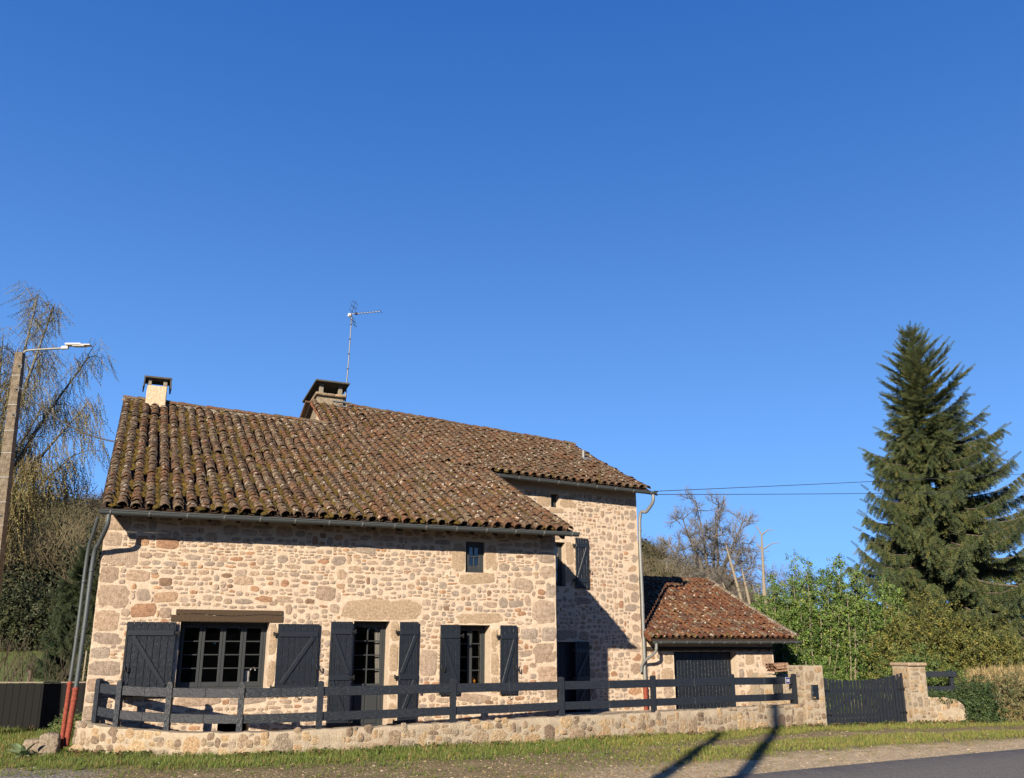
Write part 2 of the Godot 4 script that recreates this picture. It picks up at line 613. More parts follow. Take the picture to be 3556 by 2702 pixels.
# a wall slab in its own plane, with real openings; the face is slightly uneven
func wall_slab(w: float, h: float, thick: float, holes: Array, uneven := 0.008, step := 0.09, top = null) -> ArrayMesh:
	var xs := [0.0, w]
	var ys := [0.0, h]
	for o in holes:
		xs.append(o[0]); xs.append(o[2])
		ys.append(o[1]); ys.append(o[3])
	xs = subdivide(xs, step)
	ys = subdivide(ys, step)
	var st := SurfaceTool.new()
	st.begin(Mesh.PRIMITIVE_TRIANGLES)
	var wob := func(x: float, y: float) -> Vector3:
		var yy := y
		if top != null:
			yy = y / h * float(top.call(x))
		return Vector3(x, yy, noise.get_noise_2d(x * 2.2, y * 2.2 + 40.0) * uneven * 1.6 + noise.get_noise_2d(x * 9.0, y * 9.0) * uneven)
	for j in ys.size() - 1:
		for i in xs.size() - 1:
			var mx: float = (xs[i] + xs[i + 1]) * 0.5
			var my: float = (ys[j] + ys[j + 1]) * 0.5
			var hole := false
			for o in holes:
				if mx > o[0] and mx < o[2] and my > o[1] and my < o[3]:
					hole = true
			if hole:
				continue
			st.set_smooth_group(1)
			face(st, [wob.call(xs[i], ys[j]), wob.call(xs[i + 1], ys[j]), wob.call(xs[i + 1], ys[j + 1]), wob.call(xs[i], ys[j + 1])], Vector3(0, 0, 1))
	st.set_smooth_group(-1)
	var edge := func(a: Vector3, b: Vector3, out: Vector3):
		face(st, [a, b, Vector3(b.x, b.y, -thick), Vector3(a.x, a.y, -thick)], out)
	for j in ys.size() - 1:
		edge.call(wob.call(0.0, ys[j]), wob.call(0.0, ys[j + 1]), Vector3(-1, 0, 0))
		edge.call(wob.call(w, ys[j]), wob.call(w, ys[j + 1]), Vector3(1, 0, 0))
		for o in holes:
			if ys[j] >= o[1] - 0.001 and ys[j + 1] <= o[3] + 0.001:
				edge.call(wob.call(o[0], ys[j]), wob.call(o[0], ys[j + 1]), Vector3(1, 0, 0))
				edge.call(wob.call(o[2], ys[j]), wob.call(o[2], ys[j + 1]), Vector3(-1, 0, 0))
	for i in xs.size() - 1:
		edge.call(wob.call(xs[i], h), wob.call(xs[i + 1], h), Vector3(0, 1, 0))
		for o in holes:
			if xs[i] >= o[0] - 0.001 and xs[i + 1] <= o[2] + 0.001:
				edge.call(wob.call(xs[i], o[1]), wob.call(xs[i + 1], o[1]), Vector3(0, 1, 0))
				edge.call(wob.call(xs[i], o[3]), wob.call(xs[i + 1], o[3]), Vector3(0, -1, 0))
	# back face, in strips round the holes
	for j in ys.size() - 1:
		for i in xs.size() - 1:
			var mx2: float = (xs[i] + xs[i + 1]) * 0.5
			var my2: float = (ys[j] + ys[j + 1]) * 0.5
			var hole2 := false
			for o in holes:
				if mx2 > o[0] and mx2 < o[2] and my2 > o[1] and my2 < o[3]:
					hole2 = true
			if not hole2:
				var a: Vector3 = wob.call(xs[i], ys[j])
				var c: Vector3 = wob.call(xs[i + 1], ys[j + 1])
				face(st, [Vector3(a.x, a.y, -thick), Vector3(c.x, a.y, -thick), Vector3(c.x, c.y, -thick), Vector3(a.x, c.y, -thick)], Vector3(0, 0, -1))
	st.generate_normals()
	return st.commit()

func subdivide(v: Array, step: float) -> Array:
	v.sort()
	var r := []
	for i in v.size() - 1:
		var d: float = v[i + 1] - v[i]
		if d < 0.002:
			continue
		var n := maxi(1, int(round(d / step)))
		for k in n:
			r.append(v[i] + d * k / n)
	r.append(v[-1])
	return r

# alternating corner stones; returns their rectangles
func quoins(x: float, dir: float, y0: float, y1: float, wl: float, ws: float, hmin: float, hmax: float) -> Array:
	var r := []
	var y := y0
	var long := true
	while y < y1 - 0.12:
		var h := minf(rng.randf_range(hmin, hmax), y1 - y)
		var w := (wl if long else ws) * rng.randf_range(0.8, 1.15)
		if dir > 0:
			r.append([x, y, w, h])
		else:
			r.append([x - w, y, w, h])
		y += h
		long = not long
	return r

# ---------------------------------------------------------------- joinery
# planks, battens and braces; w and h overall; hinge = -1 hinge on the left, +1 on the right
func shutter(parent: Node, x0: float, y0: float, w: float, h: float, z: float, planks: int, hinge: int, battens: Array, hook := true) -> Node3D:
	var o := Node3D.new()
	o.name = "shutter"
	parent.add_child(o, true)
	o.position = Vector3(x0, y0, z)
	o.rotation.y = rng.randf_range(-0.02, 0.02)
	var pw := w / planks
	var pm := box_mesh(Vector3(pw - 0.004, h, 0.027), 0.006)
	for i in planks:
		mi("plank", pm, M.paint_v, o, Transform3D(Basis.IDENTITY, Vector3(pw * (i + 0.5), h * 0.5, 0.0)))
	var bst := st_new()
	box(bst, Vector3.ZERO, Vector3(w * 0.93, 0.115, 0.026), 0.007)
	for k in 4:
		var bx := w * (-0.33 + 0.22 * k)
		tube(bst, [Vector3(bx, 0, 0.010), Vector3(bx, 0, 0.0185)], [0.011, 0.008], 6)
	var bm := st_end(bst)
	for b in battens:
		mi("batten", bm, M.paint, o, Transform3D(Basis.IDENTITY, Vector3(w * 0.5, b, 0.0265)))
		var st := st_new()
		# strap hinge end on the hinge side
		var hx := w if hinge > 0 else 0.0
		box(st, Vector3(hx + 0.03 * hinge, b, 0.02), Vector3(0.09, 0.05, 0.02), 0.004)
		tube(st, [Vector3(hx + 0.075 * hinge, b - 0.045, 0.0), Vector3(hx + 0.075 * hinge, b + 0.045, 0.0)], [0.018, 0.018], 8)
		mi("hinge", st_end(st), M.iron, o)
	for i in battens.size() - 1:
		var ya: float = battens[i] + 0.065
		var yb: float = battens[i + 1] - 0.065
		var xa := w * (0.86 if hinge > 0 else 0.14)
		var xb := w * (0.14 if hinge > 0 else 0.86)
		var st2 := st_new()
		bar(st2, Vector3(xa, ya, 0.0265), Vector3(xb, yb, 0.0265), 0.085, 0.026, Vector3(0, 0, 1), 0.007)
		mi("brace", st_end(st2), M.paint, o)
	if hook:
		var st3 := st_new()
		var lx := 0.035 if hinge > 0 else w - 0.035
		tube(st3, [Vector3(lx, h * 0.08, 0.02), Vector3(lx, h * 0.94, 0.02)], [0.007, 0.007], 6)
		tube(st3, curve([Vector3(lx, h * 0.42, 0.03), Vector3(lx + 0.02, h * 0.36, 0.06), Vector3(lx + 0.07, h * 0.33, 0.06), Vector3(lx + 0.07, h * 0.40, 0.06)], 3), fill(10, 0.012), 6)
		mi("latch", st_end(st3), M.iron, o)
	# shutter dog below
	var st4 := st_new()
	tube(st4, [Vector3(w * 0.55, -0.06, -0.05), Vector3(w * 0.55, -0.06, 0.04)], [0.008, 0.008], 6)
	tube(st4, [Vector3(w * 0.55 - 0.05, -0.075, 0.04), Vector3(w * 0.55 + 0.02, -0.045, 0.04), Vector3(w * 0.55 + 0.02, 0.0, 0.035)], [0.007, 0.009, 0.005], 6)
	mi("holdback", st_end(st4), M.metal_dark, o)
	return o

# a glazed window: leaves of cols x rows panes behind real bars
func window(parent: Node, x0: float, y0: float, w: float, h: float, z: float, leaves: int, cols: int, rows: int, called := "window", solid_bottom := 0.0) -> Node3D:
	var fw := 0.055
	var st := st_new()
	box(st, Vector3(w * 0.5, h - fw * 0.5, 0), Vector3(w, fw, 0.07), 0.005)
	box(st, Vector3(w * 0.5, fw * 0.5, 0), Vector3(w, fw, 0.09), 0.005)
	box(st, Vector3(fw * 0.5, h * 0.5, 0.0), Vector3(fw, h - fw * 2.0, 0.07), 0.005)
	box(st, Vector3(w - fw * 0.5, h * 0.5, 0.0), Vector3(fw, h - fw * 2.0, 0.07), 0.005)
	var o := mi(called, st_end(st), M.frame, parent, Transform3D(Basis.IDENTITY, Vector3(x0, y0, z)))
	var lw := (w - 2.0 * fw) / leaves
	for l in leaves:
		var lx := fw + lw * l
		var sw := 0.062
		var s2 := st_new()
		var y1 := fw
		var y2 := h - fw
		box(s2, Vector3(lx + sw * 0.5, (y1 + y2) * 0.5, 0.012), Vector3(sw - 0.004, y2 - y1, 0.05), 0.008)
		box(s2, Vector3(lx + lw - sw * 0.5, (y1 + y2) * 0.5, 0.012), Vector3(sw - 0.004, y2 - y1, 0.05), 0.008)
		box(s2, Vector3(lx + lw * 0.5, y2 - sw * 0.5, 0.011), Vector3(lw - 2 * sw + 0.004, sw, 0.046), 0.006)
		box(s2, Vector3(lx + lw * 0.5, y1 + 0.05, 0.011), Vector3(lw - 2 * sw + 0.004, 0.10, 0.046), 0.006)
		var gx0 := lx + sw
		var gx1 := lx + lw - sw
		var gy0 := y1 + 0.10
		var gy1 := y2 - sw
		if solid_bottom > 0.0:
			gy0 = solid_bottom
			box(s2, Vector3(lx + lw * 0.5, (y1 + 0.1 + solid_bottom) * 0.5, 0.0), Vector3(lw - 2 * sw + 0.004, solid_bottom - y1 - 0.1, 0.025), 0.003)
			for pxx in 2:
				var pcw := (gx1 - gx0 - 0.09) * 0.5
				box(s2, Vector3(gx0 + 0.03 + pcw * 0.5 + pxx * (pcw + 0.03), (y1 + 0.1 + solid_bottom) * 0.5 - 0.01, 0.018), Vector3(pcw, solid_bottom - y1 - 0.24, 0.02), 0.012)
			box(s2, Vector3(lx + lw * 0.5, solid_bottom - 0.03, 0.016), Vector3(lw - 2 * sw, 0.06, 0.044), 0.006)
		for r in range(1, rows):
			var yy := gy0 + (gy1 - gy0) * r / rows
			box(s2, Vector3((gx0 + gx1) * 0.5, yy, 0.012), Vector3(gx1 - gx0 + 0.004, 0.026, 0.034), 0.006)
		for c in range(1, cols):
			var xx := gx0 + (gx1 - gx0) * c / cols
			box(s2, Vector3(xx, (gy0 + gy1) * 0.5, 0.0125), Vector3(0.026, gy1 - gy0 + 0.004, 0.035), 0.006)
		mi("casement", st_end(s2), M.frame, o)
		for r in rows:
			for c in cols:
				var pw := (gx1 - gx0) / cols
				var ph := (gy1 - gy0) / rows
				var s3 := st_new()
				box(s3, Vector3.ZERO, Vector3(pw, ph, 0.004), 0.0)
				mi("pane", st_end(s3), M.glass, o, Transform3D(Basis(Vector3(0, 1, 0), rng.randf_range(-0.006, 0.006)) * Basis(Vector3(1, 0, 0), rng.randf_range(-0.006, 0.006)), Vector3(gx0 + pw * (c + 0.5), gy0 + ph * (r + 0.5), -0.002)))
	return o

# ---------------------------------------------------------------- roofs
func tile_mesh(rl: float, rh: float, length: float, k: float, warp: float) -> ArrayMesh:
	var seg := 8
	var th := 0.013
	var st := SurfaceTool.new()
	st.begin(Mesh.PRIMITIVE_TRIANGLES)
	var ring := func(y: float, r: float, z0: float, inner: bool, tw: float) -> Array:
		var a := []
		for i in seg + 1:
			var t := PI * i / seg
			var rr := r - (th if inner else 0.0)
			var jag := 0.0
			if y < 0.01 and not inner:
				jag = sin(i * 2.3 + warp * 9.0) * 0.006
			a.append(Vector3(-cos(t) * rr, y + jag, z0 + sin(t) * (rr * k) + tw * cos(t) * 0.01))
		return a
	var lo: Array = ring.call(0.0, rl, 0.018, false, warp)
	var hi: Array = ring.call(length, rh, 0.0, false, -warp)
	var lo2: Array = ring.call(0.0, rl, 0.018, true, warp)
	var hi2: Array = ring.call(length, rh, 0.0, true, -warp)
	st.set_smooth_group(1)
	for i in seg:
		face(st, [lo[i], lo[i + 1], hi[i + 1], hi[i]], Vector3(lo[i].x, 0, lo[i].z + 0.02))
	st.set_smooth_group(2)
	for i in seg:
		face(st, [lo2[i], lo2[i + 1], hi2[i + 1], hi2[i]], -Vector3(lo[i].x, 0, lo[i].z + 0.02))
	st.set_smooth_group(-1)
	for i in seg:
		face(st, [lo[i], lo[i + 1], lo2[i + 1], lo2[i]], Vector3(0, -1, 0))
	st.generate_normals()
	return st.commit()

func channel_mesh(r: float, length: float) -> ArrayMesh:
	var st := SurfaceTool.new()
	st.begin(Mesh.PRIMITIVE_TRIANGLES)
	st.set_smooth_group(1)
	var lo := []
	var hi := []
	for i in 6:
		var t := PI * (0.1 + 0.8 * i / 5.0)
		lo.append(Vector3(-cos(t) * r * 0.9, 0, 0.05 - sin(t) * r * 0.5))
		hi.append(Vector3(-cos(t) * r, length, 0.03 - sin(t) * r * 0.5))
	for i in 5:
		face(st, [lo[i], lo[i + 1], hi[i + 1], hi[i]], Vector3(0, 0, 1))
	st.generate_normals()
	return st.commit()

# covers a curved sheet with barrel tiles. sheet(a, b) -> point; keep(point) -> shown or not
func lay_tiles(part: Node3D, sheet: Callable, keep: Callable, cols: int, rows: int, pitch: float, gauge: float, pal: Array, mats: Array, k: float, single: int, moss: float, tint: Callable):
	var rl := pitch * 0.385
	var variants := []
	for i in 4:
		variants.append(tile_mesh(rl * (1.0 + 0.03 * i), rl * 0.8, gauge * 1.45, 0.86 + 0.05 * (i % 3), [0.6, -0.5, 0.2, -0.9][i]))
	var chan := channel_mesh(pitch * 0.5, gauge * 1.3)
	var rest := [[], [], [], []]
	var rest_c := [[], [], [], []]
	var ch_x := []
	var ch_c := []
	var li_x := []
	var li_c := []
	var ms_x := []
	var ms_c := []
	var made := 0
	var eps := 0.004
	for j in rows:
		for i in cols:
			for kind in 2:
				var a := (i + (0.5 if kind == 0 else 1.0)) / cols
				if kind == 1 and i == cols - 1:
					continue
				var b := float(j) / rows
				var p: Vector3 = sheet.call(a, b)
				if not keep.call(p + Vector3(0, 0.05, 0)):
					continue
				var x: Vector3 = (sheet.call(minf(a + eps, 1.0), b) - sheet.call(maxf(a - eps, 0.0), b)).normalized()
				var y: Vector3 = (sheet.call(a, minf(b + eps, 1.0)) - sheet.call(a, maxf(b - eps, 0.0))).normalized()
				var z := x.cross(y).normalized()
				x = y.cross(z)
				var bs := Basis(x, y, z)
				var wave := noise.get_noise_2d(a * 9.0 + part.get_index() * 13.0, b * 7.0)
				if kind == 0:
					var wob := bs * Basis(Vector3(0, 0, 1), rng.randf_range(-0.045, 0.045)) * Basis(Vector3(0, 1, 0), rng.randf_range(-0.06, 0.06)) * Basis(Vector3(1, 0, 0), rng.randf_range(-0.012, 0.02))
					var lift := 0.008
					if rng.randf() < 0.035:
						lift = 0.035
					var pos := p + z * (lift + rng.randf_range(-0.004, 0.006) + wave * 0.02) + y * rng.randf_range(-0.03, 0.02) + x * (rng.randf_range(-0.008, 0.008) + wave * 0.015)
					var ci: int = tint.call(a, b, pal.size())
					var v := rng.randi() % 4
					var xf := Transform3D(wob.scaled_local(Vector3(rng.randf_range(0.95, 1.06), 1.0, rng.randf_range(0.92, 1.1))), pos)
					if noise.get_noise_2d(a * 17.0 + 50.0, b * 13.0) > -0.25:
						for q0 in rng.randi_range(0, 4):
							var t0 := rng.randf_range(0.25, PI - 0.25)
							var nrm := Vector3(-cos(t0), 0, sin(t0))
							var sp := rng.randf_range(0.012, 0.034)
							var lp := xf * Vector3(-cos(t0) * rl, rng.randf_range(0.0, gauge), sin(t0) * rl * 0.88 + 0.012)
							var lz := (wob * nrm).normalized()
							var lx := lz.cross(y).normalized()
							li_x.append(Transform3D((Basis(lx, lz.cross(lx), lz) * Basis(Vector3(0, 0, 1), rng.randf() * TAU)).scaled_local(Vector3(sp, sp * rng.randf_range(0.6, 1.6), 0.005)), lp))
							var lc := rng.randf_range(0.35, 1.0)
							li_c.append(Color(0.62 * lc, 0.56 * lc, 0.46 * lc))
					if made < single:
						made += 1
						mi("tile", variants[v], mats[ci], part, xf)
					else:
						var f := rng.randf_range(0.85, 1.15) * k
						rest[0].append(xf)
						rest_c[0].append(Color(pal[ci][0] * f, pal[ci][1] * f, pal[ci][2] * f))
				else:
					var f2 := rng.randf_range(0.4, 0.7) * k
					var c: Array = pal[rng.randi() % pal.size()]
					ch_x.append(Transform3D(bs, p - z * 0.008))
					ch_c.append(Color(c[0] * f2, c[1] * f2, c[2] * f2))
					var mq := noise.get_noise_2d(a * 11.0 + 5.0, b * 5.0 + 70.0 + part.get_index() * 5.0) * 1.1 + moss * (1.0 - 0.5 * a) - 0.25 * b + (0.5 if i == 0 else 0.0)
					if mq > rng.randf_range(0.25, 0.6):
						for q in 5:
							var s := rng.randf_range(0.03, 0.075)
							var mb := bs * Basis(Vector3(0, 0, 1), rng.randf() * TAU)
							ms_x.append(Transform3D(mb.scaled_local(Vector3(s, s * rng.randf_range(0.8, 1.5), s * rng.randf_range(0.5, 0.9))), p + y * rng.randf_range(0, gauge) + z * rng.randf_range(0.005, 0.045) + x * rng.randf_range(-0.05, 0.05)))
							var g := rng.randf_range(0.7, 1.3)
							ms_c.append(Color(0.125 * g, 0.078 * g, 0.010 * g).lerp(Color(0.08, 0.065, 0.012), rng.randf() * 0.6))
	if rest[0].size() > 0:
		many("tile_field", variants[1], M.tile_many, part, rest[0], rest_c[0])
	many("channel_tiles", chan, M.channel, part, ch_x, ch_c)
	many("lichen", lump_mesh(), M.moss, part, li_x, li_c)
	if ms_x.size() > 0:
		many("moss", lump_mesh(), M.moss, part, ms_x, ms_c)

func lump_mesh() -> ArrayMesh:
	var st := SurfaceTool.new()
	st.begin(Mesh.PRIMITIVE_TRIANGLES)
	st.set_smooth_group(1)
	var rings := []
	for j in 4:
		var t := PI * 0.5 * j / 3.0
		var ring := []
		for i in 8:
			var a := TAU * i / 8.0
			var r := cos(t) * (1.0 + 0.25 * sin(i * 2.1 + j))
			ring.append(Vector3(cos(a) * r, sin(a) * r, sin(t) * (1.0 + 0.2 * cos(i * 1.7))))
		rings.append(ring)
	for j in 3:
		for i in 8:
			var i2 := (i + 1) % 8
			face(st, [rings[j][i], rings[j][i2], rings[j + 1][i2], rings[j + 1][i]], rings[j][i] + Vector3(0, 0, 0.3))
	st.generate_normals()
	return st.commit()

func ridge_tiles(part: Node, a: Vector3, b: Vector3, mats: Array, r := 0.13):
	var l := a.distance_to(b)
	var n := int(l / 0.38)
	var y := (b - a).normalized()
	var x := y.cross(Vector3.UP).normalized()
	var z := x.cross(y)
	var tm := tile_mesh(r, r * 0.88, 0.44, 0.75, 0.4)
	for i in n:
		var bs := Basis(x, y, z) * Basis(Vector3(0, 0, 1), rng.randf_range(-0.03, 0.03))
		mi("ridge_tile", tm, mats[rng.randi() % mats.size()], part, Transform3D(bs, a + y * (l * i / n) + Vector3(0, rng.randf_range(-0.01, 0.015), 0)))
	var st := st_new()
	var k := 0
	while k < n * 2:
		var p := a.lerp(b, (k + 0.5) / (n * 2.0))
		box(st, p + Vector3(rng.randf_range(-0.02, 0.02), -0.035, rng.randf_range(-0.01, 0.01)), Vector3(l / n * 0.62, 0.09, r * 1.75), 0.03, Basis(y, z, x))
		k += 1
	mi("ridge_mortar", st_end(st), M.concrete, part)

# a half-round gutter from a to b with brackets
func gutter(parent: Node, a: Vector3, b: Vector3, r: float, every: float) -> Node3D:
	var y := (b - a)
	var l := y.length()
	y = y / l
	var x := y.cross(Vector3.UP).normalized()
	var up := x.cross(y)
	var st := SurfaceTool.new()
	st.begin(Mesh.PRIMITIVE_TRIANGLES)
	var seg := 10
	for side in 2:
		st.set_smooth_group(1 + side)
		var rr := r if side == 0 else r - 0.006
		for i in seg:
			var t0 := PI + PI * i / seg
			var t1 := PI + PI * (i + 1) / seg
			var p0 := x * cos(t0) * rr + up * sin(t0) * rr
			var p1 := x * cos(t1) * rr + up * sin(t1) * rr
			face(st, [a + p0, a + p1, b + p1, b + p0], (p0 + p1) * (1.0 if side == 0 else -1.0))
	st.set_smooth_group(-1)
	for e in [a, b]:
		var q := []
		for i in seg + 1:
			var t := PI + PI * i / seg
			q.append(e + x * cos(t) * r + up * sin(t) * r)
		face(st, q, (e - (a + b) * 0.5))
	st.set_smooth_group(1)
	tube(st, [a + x * r, b + x * r], [0.013, 0.013], 6)
	tube(st, [a - x * r, b - x * r], [0.009, 0.009], 6)
	st.generate_normals()
	var o := mi("gutter", st.commit(), M.zinc, parent)
	var n := int(l / every)
	for i in n + 1:
		var p := a + y * (0.2 + (l - 0.4) * i / n)
		var s2 := st_new()
		var pts := []
		for k in 9:
			var t2 := PI + PI * k / 8.0
			pts.append(p + x * cos(t2) * (r + 0.006) + up * sin(t2) * (r + 0.006))
		for k in 8:
			bar(s2, pts[k], pts[k + 1], 0.03, 0.006, (pts[k] - p).normalized(), 0.0)
		mi("bracket", st_end(s2), M.zinc_pale, o)
	return o

func pipe(parent: Node, called: String, pts: Array, r: float, m: Material, collars: Array) -> Node3D:
	var st := st_new()
	var c := curve(pts, 5)
	tube(st, c, fill(c.size(), r), 12)
	var o := mi(called, st_end(st), m, parent)
	for k in collars:
		var s2 := st_new()
		tube(s2, [k + Vector3(0, -0.02, 0), k + Vector3(0, 0.02, 0)], [r + 0.009, r + 0.009], 12)
		mi("collar", st_end(s2), m, o)
	return o

# ---------------------------------------------------------------- the house
# front roof, as a sheet in the house's frame: a along the eave, b up the slope
func main_sheet(a: float, b: float) -> Vector3:
	var e := Vector3(-0.12, 4.42, 0.60).lerp(Vector3(10.38, 4.42, 0.60), a)
	var r := Vector3(-0.06, 8.53, -7.14).lerp(Vector3(9.36, 7.83, -5.76), a)
	var p := e.lerp(r, b)
	p.y -= 0.10 * sin(PI * b) * (0.6 + 0.4 * sin(a * 5.0)) - 0.03 * sin(a * 11.0) * sin(PI * b)
	return p

func wing_to_house(v: Vector3) -> Vector3:
	return WING_AT + v.rotated(Vector3.UP, deg_to_rad(WING_TURN))

func wing_sheet(a: float, b: float) -> Vector3:
	var x := lerpf(-3.98, 5.46, a)
	var ye := lerpf(6.33, 6.53, (x + 3.98) / 3.98) if x < 0.0 else lerpf(6.53, 6.40, x / 5.46)
	var e := Vector3(x, ye, 0.46)
	var r := Vector3(-3.95, 9.41, -4.89).lerp(Vector3(5.52, 8.72, -4.40), a)
	var p := e.lerp(r, b)
	p.y -= 0.06 * sin(PI * b)
	return wing_to_house(p)

func sheet_height(sheet: Callable, x: float, z: float) -> float:
	var a := 0.5
	var b := 0.5
	for i in 12:
		var p: Vector3 = sheet.call(a, b)
		var pa: Vector3 = sheet.call(a + 0.01, b) - p
		var pb: Vector3 = sheet.call(a, b + 0.01) - p
		var det := pa.x * pb.z - pb.x * pa.z
		var dx := x - p.x
		var dz := z - p.z
		a += 0.01 * (dx * pb.z - pb.x * dz) / det
		b += 0.01 * (pa.x * dz - dx * pa.z) / det
		a = clampf(a, -2.0, 3.0)
		b = clampf(b, -2.0, 3.0)
	if a < -0.002 or a > 1.002 or b < -0.002 or b > 1.002:
		return -100.0
	return sheet.call(a, b).y

func sheet_mesh(sheet: Callable, off: float, thick: float, n: int) -> ArrayMesh:
	var st := SurfaceTool.new()
	st.begin(Mesh.PRIMITIVE_TRIANGLES)
	var at := func(i: int, j: int, d: float) -> Vector3:
		return sheet.call(float(i) / n, float(j) / n) + Vector3(0, d, 0)
	for j in n:
		for i in n:
			st.set_smooth_group(1)
			face(st, [at.call(i, j, off), at.call(i + 1, j, off), at.call(i + 1, j + 1, off), at.call(i, j + 1, off)], Vector3(0, 1, 0.2))
			st.set_smooth_group(2)
			face(st, [at.call(i, j, off - thick), at.call(i + 1, j, off - thick), at.call(i + 1, j + 1, off - thick), at.call(i, j + 1, off - thick)], Vector3(0, -1, -0.2))
	st.set_smooth_group(-1)
	for i in n:
		for e in [[i, 0, i + 1, 0, Vector3(0, 0, 1)], [i, n, i + 1, n, Vector3(0, 0, -1)], [0, i, 0, i + 1, Vector3(-1, 0, 0)], [n, i, n, i + 1, Vector3(1, 0, 0)]]:
			face(st, [at.call(e[0], e[1], off), at.call(e[2], e[3], off), at.call(e[2], e[3], off - thick), at.call(e[0], e[1], off - thick)], e[4])
	st.generate_normals()
	return st.commit()

func flat_slab(p: Array, thick: Vector3) -> ArrayMesh:
	var st := st_new()
	var c := Vector3.ZERO
	for v in p:
		c += v
	c = c / p.size() + thick * 0.5
	var q := []
	for v in p:
		q.append(v + thick)
	face(st, p, -thick)
	face(st, q, thick)
	for i in p.size():
		var i2 := (i + 1) % p.size()
		face(st, [p[i], p[i2], q[i2], q[i]], (p[i] + p[i2] + thick) * 0.5 - c)
	return st_end(st)

func build_house():
	var H := thing("stone_house", HOUSE_AT, HOUSE_TURN, "long two-level stone farmhouse with mossy barrel-tile roof and dark shutters", "house")
	var y0 := -0.35
	var top := 4.42
	# ----- front wall
	var holes := [[1.64, 0.84, 3.43, 2.23], [5.24, -0.35, 6.05, 2.28], [7.70, 0.74, 8.45, 2.22], [7.82, 3.41, 8.30, 4.13], [2.53, 0.02, 3.16, 0.30]]
	var hs := []
	for o in holes:
		hs.append([o[0], maxf(o[1] - y0, 0.0), o[2], o[3] - y0])
	var fw := mi("front_wall", wall_slab(10.14, top - y0, 0.55, hs, 0.008, 0.10), M.mortar, H, Transform3D(Basis.IDENTITY, Vector3(0, y0, 0)))
	# hand-placed stones: [x, y, w, h, material]
	var laid := []
	var D: Array = M.stone.duplicate()
	D.append(M.dressed)
	var DI: int = D.size() - 1
	var lintels := [
		[4.93, 2.29, 1.86, 0.47, DI], [7.57, 2.24, 1.22, 0.25, DI],
		[7.66, 3.14, 0.92, 0.26, DI], [7.47, 3.42, 0.34, 0.66, DI], [8.31, 3.42, 0.32, 0.66, DI],
		[6.06, 1.85, 0.21, 0.43, DI], [6.06, 1.20, 0.21, 0.60, DI], [6.06, 0.62, 0.21, 0.55, DI], [6.06, 0.02, 0.21, 0.55, DI],
		[8.46, 1.62, 0.20, 0.58, DI], [8.46, 1.10, 0.20, 0.50, DI], [8.46, 0.72, 0.20, 0.36, DI],
		[3.44, 1.55, 0.16, 0.60, DI], [3.44, 0.92, 0.16, 0.60, DI],
		[1.66, 0.56, 0.92, 0.22, 0], [2.72, 0.58, 0.74, 0.20, 4], [7.66, 0.52, 0.84, 0.20, 0],
		[6.74, 1.10, 0.44, 0.58, 1], [6.30, 0.0, 0.36, 0.0, 1],
		[0.0, 3.32, 0.70, 0.36, 1], [0.0, 2.96, 0.38, 0.34, 2], [0.0, 2.46, 0.62, 0.48, 0], [0.0, 2.02, 0.48, 0.42, 3], [0.50, 3.0, 0.46, 0.24, 3],
		[0.0, 1.76, 0.58, 0.24, 4], [0.0, 1.50, 0.36, 0.24, 5], [0.0, 1.16, 0.60, 0.30, 4], [0.0, 0.88, 0.34, 0.26, 2], [0.0, 0.66, 0.30, 0.20, 5], [0.0, 0.30, 0.34, 0.34, 4], [0.0, -0.2, 0.5, 0.48, 4],
		[0.0, 3.70, 0.36, 0.30, 1], [0.0, 4.02, 0.5, 0.36, 0],
		[0.62, 3.72, 0.26, 0.22, 7], [1.00, 3.68, 0.46, 0.24, 8], [0.72, 2.62, 0.30, 0.26, 4], [1.06, 2.60, 0.50, 0.22, 6], [0.66, 2.30, 0.50, 0.28, 8], [1.2, 2.28, 0.24, 0.22, 2],
		[1.14, 2.92, 0.26, 0.18, 11], [4.36, 2.70, 0.44, 0.32, 2], [2.62, 2.98, 0.42, 0.20, 3], [5.2, 3.74, 0.46, 0.20, 5],
		[9.70, 3.30, 0.44, 0.34, 1], [9.86, 2.86, 0.28, 0.40, 5], [9.50, 2.24, 0.62, 0.58, 1], [9.74, 1.86, 0.40, 0.34, 5], [9.52, 1.36, 0.62, 0.46, 2], [9.62, 0.94, 0.52, 0.36, 3], [9.80, 0.50, 0.34, 0.40, 1], [9.52, 0.10, 0.62, 0.36, 0],
		[9.66, 3.68, 0.48, 0.28, 4], [9.72, 4.0, 0.42, 0.36, 2], [8.96, 3.02, 0.62, 0.30, 1], [8.9, 2.62, 0.40, 0.18, 9], [9.2, 1.9, 0.46, 0.26, 5]]
	var taken := []
	for h in holes:
		taken.append([h[0] - 0.01, h[1] - y0 - 0.01, h[2] + 0.01, h[3] - y0 + 0.01])
	taken.append([1.43, 2.22 - y0, 3.72, 2.48 - y0])
	for l in lintels:
		if l[3] > 0.05:
			laid.append([l[0], l[1] - y0, l[2], l[3], l[4]])
			taken.append([l[0] + 0.004, l[1] - y0 + 0.004, l[0] + l[2] - 0.004, l[1] - y0 + l[3] - 0.004])
	var list := pack(10.14, top - y0, taken, 0.09, 0.17, 0.9, 2.7, 0.10)
	list.append_array(laid)
	lay_stones(fw, list, 0.009, 0.014, stone_mesh, D, func(x, y): return Transform3D(Basis.IDENTITY, Vector3(x, y, noise.get_noise_2d(x * 2.2, y * 2.2 + 40.0) * 0.012 - 0.004)))
	# ----- timber lintel over the wide window, with a long split
	var st := st_new()
